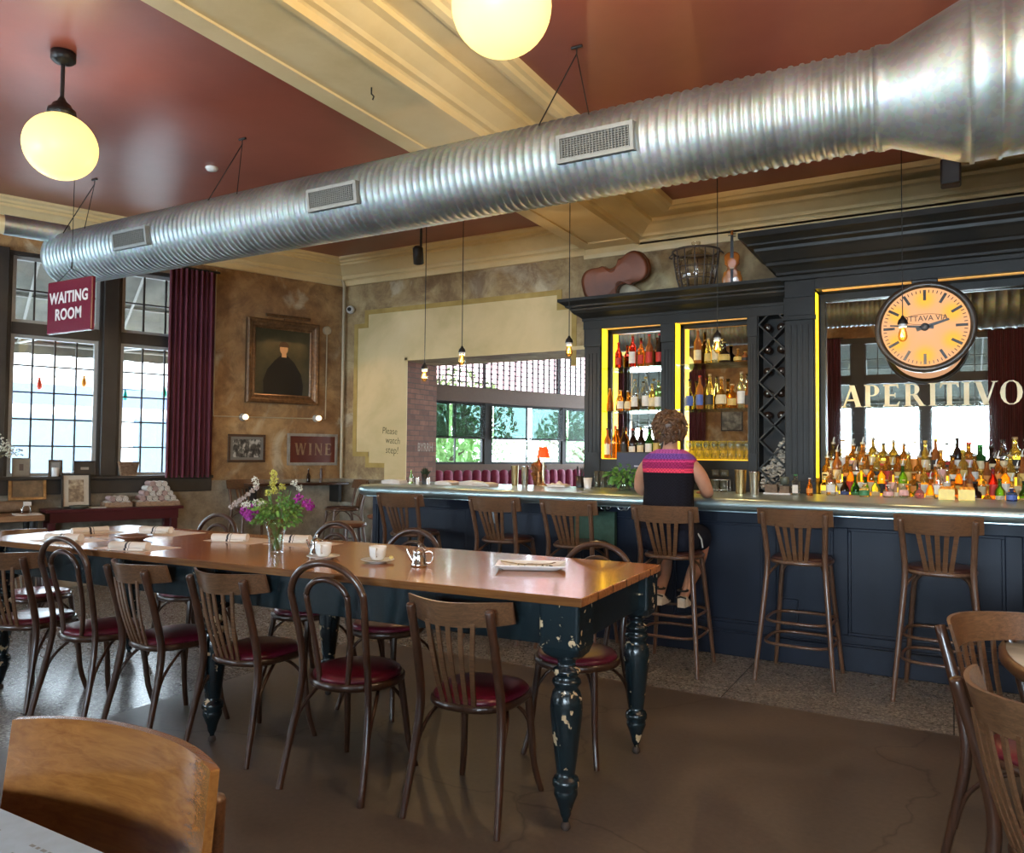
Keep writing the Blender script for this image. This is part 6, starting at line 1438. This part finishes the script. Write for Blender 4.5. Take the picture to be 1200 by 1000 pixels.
# ================================================================== TOP OF THE BACK BAR
def violin_outline(L, n=48):
    P = []
    key = [(0,0),(.03,.12),(.10,.195),(.20,.21),(.29,.19),(.345,.20),(.375,.165),(.43,.135),(.50,.135),(.555,.175),(.585,.225),(.65,.235),(.75,.27),(.86,.265),(.95,.18),(1,0)]
    s = smooth_path([(x, w_, 0) for x, w_ in key], 4)
    up = [(p.x*L, max(0,p.y)*L) for p in s]
    return up + [(x, -y) for x, y in up[-2:0:-1]]
def fiddle(name, label, L, th, loc, rot, mat, neck):
    t = thing(name, label, 'violin' if L < .5 else 'cello', loc); t.rotation_euler = rot
    O = violin_outline(L); b = MB(); rings = []
    for f, z in ((.55,-th/2-.012),(.9,-th/2-.004),(1.0,-th/2),(.985,-th/2+.004),(.985,th/2-.004),(1.0,th/2),(.9,th/2+.006),(.55,th/2+.016)):
        rings.append([((x-L/2)*f, y*f, z) for x, y in O])
    b.loft(rings); b.build('body', mat, t)
    z = th/2+.016
    if neck: b = MB(); b.box(L*.02, L*.45, -L*.05, L*.05, z, z+.012) if False else b.box(L*.02,L*.42,-L*.035,L*.035,z-.004,z+.012); (b.build('tailpiece', M_BLACK, t) if neck else None)
    if neck: b = MB(); b.box(-.006,.006,-L*.06,L*.06,z-.008,z+.03); b.build('bridge', plain('maple', (.5,.33,.16), .5), t)
    for s in (-1,1):
        b = MB(); b.tube(smooth_path([(-L*.10,s*L*.085,z-.006),(-L*.05,s*L*.10,z-.007),(L*.05,s*L*.115,z-.008),(L*.10,s*L*.13,z-.009)], 4), .004, 5); b.build('sound_hole', M_BLACK, t)
    if neck:
        b = MB(); b.loft([[(x, y*w_, z_) for y, z_ in ((-1,th/2),(1,th/2),(1,th/2+.02),(-1,th/2+.02))] for x, w_ in ((-L*.30,.016),(-L*.95,.011))], False, True, False); b.build('fingerboard', M_BLACK, t)
        b = MB(); b.tube(smooth_path([(-L*.48,0,th*.3),(-L*.92,0,th*.3),(-L*1.06,0,th*.2),(-L*1.10,0,-.01),(-L*1.05,0,-.015)], 5), [.013]*11+[.012,.011,.010,.009,.008,.007,.007,.006,.006,.006][:10], 8); b.build('neck', mat, t)
        b = MB()
        for k in range(4): b.tube([(-L*(.93+.035*k),-.035 if k%2 else .035,th*.25),(-L*(.93+.035*k),0,th*.25)], .005, 6)
        b.build('peg', M_BLACK, t)
    return t
M_CELLO = noisy('cello varnish', [(.3,(.12,.032,.012)),(.7,(.20,.058,.020))], 3, .5)
M_VIOL = noisy('violin varnish', [(.3,(.30,.085,.015)),(.7,(.50,.17,.03))], 5, .22, coat=.4)
CT = 2.996
fiddle('cello_body', 'worn cello body without a neck lying propped on top of the cabinet', .74, .11, (-2.98,7.40,CT+.255), (R(78),R(-23+180),R(0)), M_CELLO, False)
fiddle('violin', 'orange brown violin standing upright beside the wire demijohn basket', .335, .04, (-1.775,7.30,CT+.185), (R(80),R(90),0), M_VIOL, True)
t = thing('demijohn', 'glass demijohn in an iron strapped basket on top of the cabinet', 'demijohn', (-2.13,7.34,CT)); t.scale = (.9,.9,.95)
b = MB(); b.lathe([(.12,.01),(.17,.05),(.205,.16),(.215,.27),(.19,.37),(.10,.435),(.045,.455),(.04,.50),(.05,.51),(.05,.525)], 28); b.build('glass', thin_glass('smoky glass', (.94,.90,.82), .12), t)
b = MB()
for k in range(14):
    a = 2*math.pi*k/14; b.tube([(rr*math.cos(a), rr*math.sin(a), z) for rr, z in ((.13,.0),(.17,.03),(.205,.15),(.232,.30),(.245,.42))], .007, 6)
for rr, z in ((.135,.01),(.20,.13),(.225,.25),(.238,.34)): b.tube([(rr*math.cos(2*math.pi*k/28), rr*math.sin(2*math.pi*k/28), z) for k in range(28)], .0045, 5, True)
b.tube([(.248*math.cos(2*math.pi*k/28), .248*math.sin(2*math.pi*k/28), .425) for k in range(28)], .012, 7, True)
for s in (-1,1): b.tube([(s*.248,-.04,.42),(s*.285,-.04,.39),(s*.285,.04,.39),(s*.248,.04,.42)], .007, 6)
b.build('iron_basket', noisy('old iron', [(.3,(.045,.032,.024)),(.7,(.09,.065,.048))], 20, .6), t)
t = thing('plaster_bust', 'pale plaster fragment behind the cello on the cabinet', 'ornament', (-2.95,7.585,CT)); b = MB(); b.M = T(0,0,0); b.lathe([(.16,0),(.20,.06),(.17,.14),(.09,.20),(.11,.30),(.12,.38),(.08,.45),(.02,.47)], 20); b.build('cast', noisy('old plaster', [(.3,(.46,.38,.25)),(.7,(.60,.52,.38))], 8, .8), t)
b = t.children[0]; b.scale = (1,.35,1)
# corks heaped in the lower cells of the wine rack, bottle ends in the upper ones
b = MB(); rn = random.Random(5)
for k in range(330):
    x = rn.uniform(-1.495,-1.275); z = rn.uniform(1.10,1.62)
    if z > 1.33 and x < -1.46+(z-1.33)*.6: continue
    y = rn.uniform(.02,.12); e = Euler((rn.uniform(1.1,2.0),rn.uniform(0,6),rn.uniform(0,6))).to_matrix().to_4x4(); b.M = Matrix.Translation((x,7.2+y,z)) @ e; b.lathe([(.0105,-.02),(.011,.02)], 7)
b.M = None
o = b.build('wine_corks', noisy('pale corks', [(.35,(.30,.27,.22)),(.65,(.62,.58,.50))], 30, .9), None, kind='stuff'); o['label'] = 'pale corks heaped in the lower cells of the wine rack'; o['category'] = 'corks'
k = 0
for j in range(5):
    for i in range(2):
        x, z = -1.445+.12*i, 1.80+.20*j
        t = thing('wine_bottle', f'dark wine bottle lying in the rack, {["lower","second","third","fourth","top"][j]} tier, {["left","right"][i]} cell', 'bottle', (x,7.25,z), 0, 'wine bottles lying in the lattice rack')
        b = MB(); b.M = T(0,0,0,R(90),0,0); b.lathe([(.001,.008),(.02,.002),(.034,.0),(.038,-.01),(.038,-.12)], 16); b.build('glass', bottle_mat('dark glass', LIQ['dark']), t)
        b = MB(); b.M = T(0,-.010,0,R(90),0,0); b.lathe([(.008,0),(.006,.003),(.001,.003)], 8); b.build('painted_glint', plain('glint grey', (.6,.6,.6), .4), t)  # pale dot painted as the glint on the bottle end

# ================================================================== NEAR CORNER
t = thing('plywood_armchair', 'broad chair with a curved honey plywood back, nearest the lower left corner', 'chair', (-1.38,.70,0), R(183.4))
M_PLY = wood('honey plywood', (.16,.056,.012), (.26,.105,.024), rough=.22, axis=0, coat=.5, grain=10, scale=7)
def bk(o):
    def fn(u_, v_):
        x = .278*(2*u_-1); e = abs(2*u_-1); sg = 1 if u_ > .5 else -1; nx = .5*e**1.2*sg; l_ = math.hypot(1, nx); return (x+o*nx/l_, -.245+.066*e**2.2-o/l_-.03*v_, .60+.285*v_-.006*(e**4)*v_)
    return fn
b = MB(); b.slab(bk(0), bk(.016), 26, 8); b.build('backrest', M_PLY, t, .003)
for s in (-1,1):
    b = MB(); b.tube(smooth_path([(s*.23,-.27,0),(s*.225,-.262,.45),(s*.232,-.262,.80)], 5), .021, 12); b.build('rear_leg', M_WOODR, t)
    b = MB(); b.tube([(s*.20,.20,.43),(s*.21,.22,0)], .019, 10); b.build('front_leg', M_WOODR, t)
cushion([(x*1.1,y*1.05) for x, y in seat_outline(.42,.42)], .43, .475).build('seat', M_PLY, t)
# our own table with the menu
t = thing('cafe_table', 'table edge at the lower left corner carrying the menu sheet', 'table', (-1.52,.42,0))
b = MB(); b.box(-.42,.40,-.35,.395,.725,.755); b.build('tabletop', wood('dark table edge', (.06,.028,.014), (.13,.06,.03)), t, .004)
b = MB(); b.tube([(0,0,.04),(0,0,.725)], .04, 14); b.lathe([(.22,0),(.21,.02),(.05,.045)], 24); b.build('pedestal', M_BLACK, t)
t = thing('menu_sheet', 'pale blue menu sheet with lines of print in the lower left corner', 'menu', (-1.52,.60,.7555), 0)
b = MB(); b.box(-.38,.385,-.30,.215,0,.0015); b.build('sheet', plain('pale blue card', (.33,.48,.66), .5), t)
M_PR = plain('grey print', (.20,.24,.28), .6); b = MB(); rn = random.Random(8)
for r_ in range(13):
    for x0 in (-.34,-.08,.15):
        x = x0; e = x0+rn.uniform(.12,.19)
        while x < e:
            w_ = rn.uniform(.008,.026); b.box(x, x+w_, .165-.032*r_, .171-.032*r_, .0016, .0018); x += w_+.006
b.build('print', M_PR, t)
# small round table at the right edge
t = thing('round_table', 'small round bistro table with a pale top at the right edge', 'table', (.99,3.28,0))
b = MB(); b.lathe([(.79,.70),(.835,.705),(.85,.72),(.85,.745),(.835,.752),(.825,.752)], 64); b.build('rim', wood('bistro rim', (.06,.028,.014), (.14,.07,.035)), t)
b = MB(); b.lathe([(.001,.7455),(.827,.7455),(.827,.758),(.001,.758)], 64); b.build('marble_top', noisy('grey marble', [(.3,(.34,.36,.35)),(.5,(.50,.52,.50)),(.7,(.62,.62,.59))], 3, .10, 8, dist=1.5), t)
b = MB(); b.tube([(0,0,.03),(0,0,.71)], .035, 14); b.lathe([(.24,0),(.235,.02),(.05,.05)], 24); b.build('pedestal', M_BLACK, t)
t = thing('place_mat', 'pale paper mat on the small round table', 'placemat', (.48,3.16,.7585), R(18), 'paper place mats'); b = MB(); b.box(-.13,.17,-.15,.15,0,.0015); b.build('sheet', plain('white place mat', (.70,.70,.68), .5), t)
# ================================================================== SEATED WOMAN
def skin_mesh(name, nodes_, edges_, mat, root=0, sub=2, parent=None):
    me = bpy.data.meshes.new(name); me.from_pydata([n[0] for n in nodes_], edges_, []); me.update()
    o = bpy.data.objects.new(name, me); COL.objects.link(o)
    sk = o.modifiers.new('skin', 'SKIN'); sk.use_smooth_shade = True; sk.branch_smoothing = .6
    if not me.skin_vertices: me.skin_vertices_add() if hasattr(me, 'skin_vertices_add') else None
    for i, n in enumerate(nodes_):
        r = n[1] if isinstance(n[1], tuple) else (n[1], n[1]); d = me.skin_vertices[0].data[i]; d.radius = r; d.use_root = (i == root)
    su = o.modifiers.new('sub', 'SUBSURF'); su.levels = su.render_levels = sub
    dg = bpy.context.evaluated_depsgraph_get(); m2 = bpy.data.meshes.new_from_object(o.evaluated_get(dg)); bpy.data.objects.remove(o)
    for p in m2.polygons: p.use_smooth = True
    m2.materials.clear(); m2.materials.append(mat)
    r_ = bpy.data.objects.new(name, m2); COL.objects.link(r_)
    if parent is not None: r_.parent = parent
    return r_
def woman():
    # local frame: origin on the floor under the seat, +Y towards the bar
    M_SK = noisy('woman skin', [(.3,(.42,.20,.12)),(.7,(.52,.27,.17))], 8, .5, sss=.08)  # warm skin tone varied by noise
    N = []; E = []
    def nd(p, r): N.append((p, r)); return len(N)-1
    def ch(seq, start=None):
        prev = start
        for p, r in seq:
            i = nd(p, r)
            if prev is not None: E.append((prev, i))
            prev = i
        return prev
    pel = nd((0,-.02,.87), (.15,.11))
    wst = ch([((0,-.015,1.02),(.125,.090)),((0,.0,1.17),(.135,.095)),((0,.015,1.31),(.150,.095)),((0,.02,1.405),(.105,.070))], pel)
    nk = ch([((0,.03,1.46),.054),((0,.045,1.515),.050),((0,.055,1.565),(.062,.070)),((0,.060,1.625),(.074,.090)),((0,.055,1.675),(.066,.080)),((0,.05,1.705),(.04,.05))], wst)
    for s in (-1,1):
        sh = ch([((s*.158,.015,1.372),.056),((s*.212,.045,1.29),.053),((s*.245,.10,1.175),.046),((s*.205,.24,1.165),.036),((s*.150,.36,1.163),.030),((s*.125,.42,1.160),(.036,.018))], wst)
        # fingers, unequal and gently bent on the zinc
        for k, (dx, l) in enumerate(((-.030,.052),(-.010,.066),(.010,.070),(.030,.058))):
            ch([((s*.122+dx,.455,1.166),.0095),((s*.120+dx*1.1,.455+l*.55,1.165),.0085),((s*.118+dx*1.1,.455+l,1.152),.0072)], sh)
        ch([((s*.122-s*.036,.425,1.160),.0100),((s*.118-s*.052,.455,1.156),.0085)], sh)
        hp = ch([((s*.105,.02,.86),.095),((s*.13,.20,.845),.082),((s*.135,.36,.80),.060),((s*.125,.335,.70),.050),((s*.105,.24,.60),.054),((s*.088,.12,.49),.034),((s*.082,.065,.435),.030)], pel)
        ch([((s*.082,.14,.405),(.034,.022)),((s*.082,.185,.392),(.030,.015))], hp)
    # features: nose, ears
    ch([((0,.145,1.612),.013)], 8)
    body = skin_mesh('person', N, E, M_SK, pel)
    body.location = (-1.70,5.20,0)
    tag(body, 'short haired woman seated at the bar in an embroidered sleeveless top and dark shorts', 'person')
    M_EYE = plain('eye white', (.8,.8,.8), .3)
    for s in (-1,1):
        b = MB(); b.lathe([(.001,-.012),(.009,-.008),(.012,0),(.009,.008),(.001,.012)], 12, (s*.030,.138,1.632)); b.build('eye', M_EYE, body)
        b = MB(); b.M = T(s*.079,.055,1.615,R(0),R(90),0); b.lathe([(.006,-.008),(.022,-.004),(.026,.004),(.014,.008)], 12); b.build('ear', M_SK, body)
    b = MB(); b.tube([(-.022,.140,1.572),(0,.147,1.570),(.022,.140,1.572)], .006, 6); b.build('mouth', plain('lips', (.45,.14,.12), .5), body)
    # hair: short, tousled, built from many curved locks over a cap
    M_HAIR = noisy('chestnut hair', [(.3,(.045,.020,.009)),(.6,(.13,.060,.025)),(.8,(.26,.13,.055))], 22, .45, vs=(1,1,.3))
    b = MB(); rn = random.Random(6); c = Vector((0,.036,1.632)); R3 = Vector((.104,.116,.108))
    n = 26; rings = []
    for i in range(13):
        ph = math.pi*.56*i/12+.02 if i else .02
        rings.append([(c.x+R3.x*math.sin(ph*1.12)*math.cos(2*math.pi*k/n), c.y-.012+R3.y*math.sin(ph*1.12)*math.sin(2*math.pi*k/n)*(1 if math.sin(2*math.pi*k/n) < 0 else .78), c.z+R3.z*math.cos(ph*1.12)) for k in range(n)])
    b.loft(rings, False, True)
    for k in range(420):
        a = rn.uniform(0, 2*math.pi); ph = math.acos(rn.uniform(-.80,1))
        if math.sin(a) > .35 and ph > 1.15: continue
        d = Vector((math.sin(ph)*math.cos(a), math.sin(ph)*math.sin(a), math.cos(ph))); p = Vector((c.x+d.x*R3.x, c.y-.012+d.y*R3.y, c.z+d.z*R3.z))
        tn = Vector((-d.y, d.x, 0))*rn.uniform(-.9,.9)+Vector((0,0,-1))*rn.uniform(.1,1)+d*.15; tn = (tn-d*tn.dot(d)*.7).normalized(); l = rn.uniform(.025,.055)
        b.tube([p, p+tn*l*.5+d*.014, p+tn*l+d*rn.uniform(.0,.012)], [.010,.008,.002], 5)
    b.build('hair', M_HAIR, body)
    # sleeveless top, embroidered yoke
    def top_mat():
        m, nt, bs = nodes('embroidered top'); v = coords(nt); sp = nt.nodes.new('ShaderNodeSeparateXYZ'); nt.links.new(v, sp.inputs[0])
        z = nt.nodes.new('ShaderNodeMapRange'); z.inputs[1].default_value = 1.20; z.inputs[2].default_value = 1.475; nt.links.new(sp.outputs['Z'], z.inputs[0])
        zz = noise(nt, coords(nt, (60,1,60)), 1, 2); 
        r = ramp(nt, z.outputs[0], [(0,(.008,.008,.012)),(.40,(.008,.008,.012)),(.405,(.62,.05,.10)),(.50,(.66,.08,.14)),(.505,(.26,.02,.09)),(.66,(.30,.03,.12)),(.665,(.55,.05,.16)),(.70,(.30,.03,.14)),(.74,(.14,.06,.26)),(.86,(.16,.08,.32)),(.88,(.38,.08,.26)),(1,(.45,.10,.26))])
        for e in nt.nodes:
            if e.type == 'VALTORGB': e.color_ramp.interpolation = 'CONSTANT' if len(e.color_ramp.elements) > 8 else 'LINEAR'
        ch_ = nt.nodes.new('ShaderNodeTexChecker'); ch_.inputs['Scale'].default_value = 90; ch_.inputs[1].default_value = (1.35,1.25,1.3,1); ch_.inputs[2].default_value = (.72,.68,.72,1); nt.links.new(v, ch_.inputs[0])
        nt.links.new(mix(nt, .8, r, ch_.outputs[0], 'MULTIPLY'), bs.inputs['Base Color']); setp(bs, rough=.9, spec=.15); return m
    secs = [(.93,.195,.145,-.02),(1.0,.185,.135,-.018),(1.10,.172,.120,-.01),(1.20,.168,.116,.0),(1.30,.182,.114,.012),(1.36,.192,.108,.016),(1.40,.190,.098,.020),(1.432,.165,.086,.024),(1.455,.125,.076,.028),(1.472,.088,.068,.032)]
    b = MB(); n = 40; rings = []
    for z, rx, ry, cy in secs:
        ring = []
        for k in range(n):
            a = 2*math.pi*k/n; f = 1+(.018*math.sin(13*a+z*3) if z < 1.28 else 0)
            c_, s_ = math.cos(a), math.sin(a)
            ring.append((rx*math.copysign(abs(c_)**.85, c_)*f, cy+ry*math.copysign(abs(s_)**.85, s_)*f, z))
        rings.append(ring)
    b.loft(rings, False, False); b.build('sleeveless_top', top_mat(), body)
    # shorts
    M_SH = noisy('navy shorts', [(.3,(.008,.009,.016)),(.7,(.014,.016,.026))], 30, .9, spec=.15)
    b = MB(); rings = []
    for z, rx, ry, cy in ((.775,.16,.12,-.01),(.80,.205,.165,-.01),(.86,.212,.170,-.015),(.93,.200,.152,-.02),(.985,.180,.130,-.02)): rings.append([(rx*math.cos(2*math.pi*k/n), cy+ry*math.sin(2*math.pi*k/n), z) for k in range(n)])
    b.loft(rings)
    for s in (-1,1): b.loft([[(s*x+r_*math.cos(2*math.pi*k/20), y, z+r_*math.sin(2*math.pi*k/20)) for k in range(20)] for x, y, z, r_ in ((.10,.02,.865,.098),(.125,.15,.862,.100),(.132,.27,.848,.094))], False, False)
    b.build('shorts', M_SH, body)
    b = MB(); b.tube([(.20,.02,.90),(.215,.05,.86),(.21,.10,.80)], .006, 6); b.build('side_stripe', M_WHITE, body)
    # wedge sandals
    for s in (-1,1):
        b = MB(); b.loft([[(s*.082+x*w_, y, z) for x, z in ((-1,z0),(1,z0),(1,z1),(-1,z1))] for y, w_, z0, z1 in ((.028,.026,.387,.462),(.06,.032,.387,.462),(.13,.034,.387,.420),(.20,.036,.387,.398),(.225,.026,.388,.396))], False, True, False)
        b.build('wedge_sandal', noisy('pale cork wedge', [(.3,(.50,.42,.32)),(.7,(.66,.58,.46))], 30, .8), body, .004)
        b = MB(); b.tube([(s*.082+.034*math.cos(a), .068+.036*math.sin(a), .500) for a in [2*math.pi*k/16 for k in range(16)]], .007, 6, True); b.tube([(s*.082-.034,.03,.452),(s*.082,.018,.462),(s*.082+.034,.03,.452)], .006, 6); b.tube([(s*.082-.038,.16,.405),(s*.082,.155,.434),(s*.082+.038,.16,.405)], .008, 6)
        b.build('ankle_strap', M_BLACK, body)
woman()
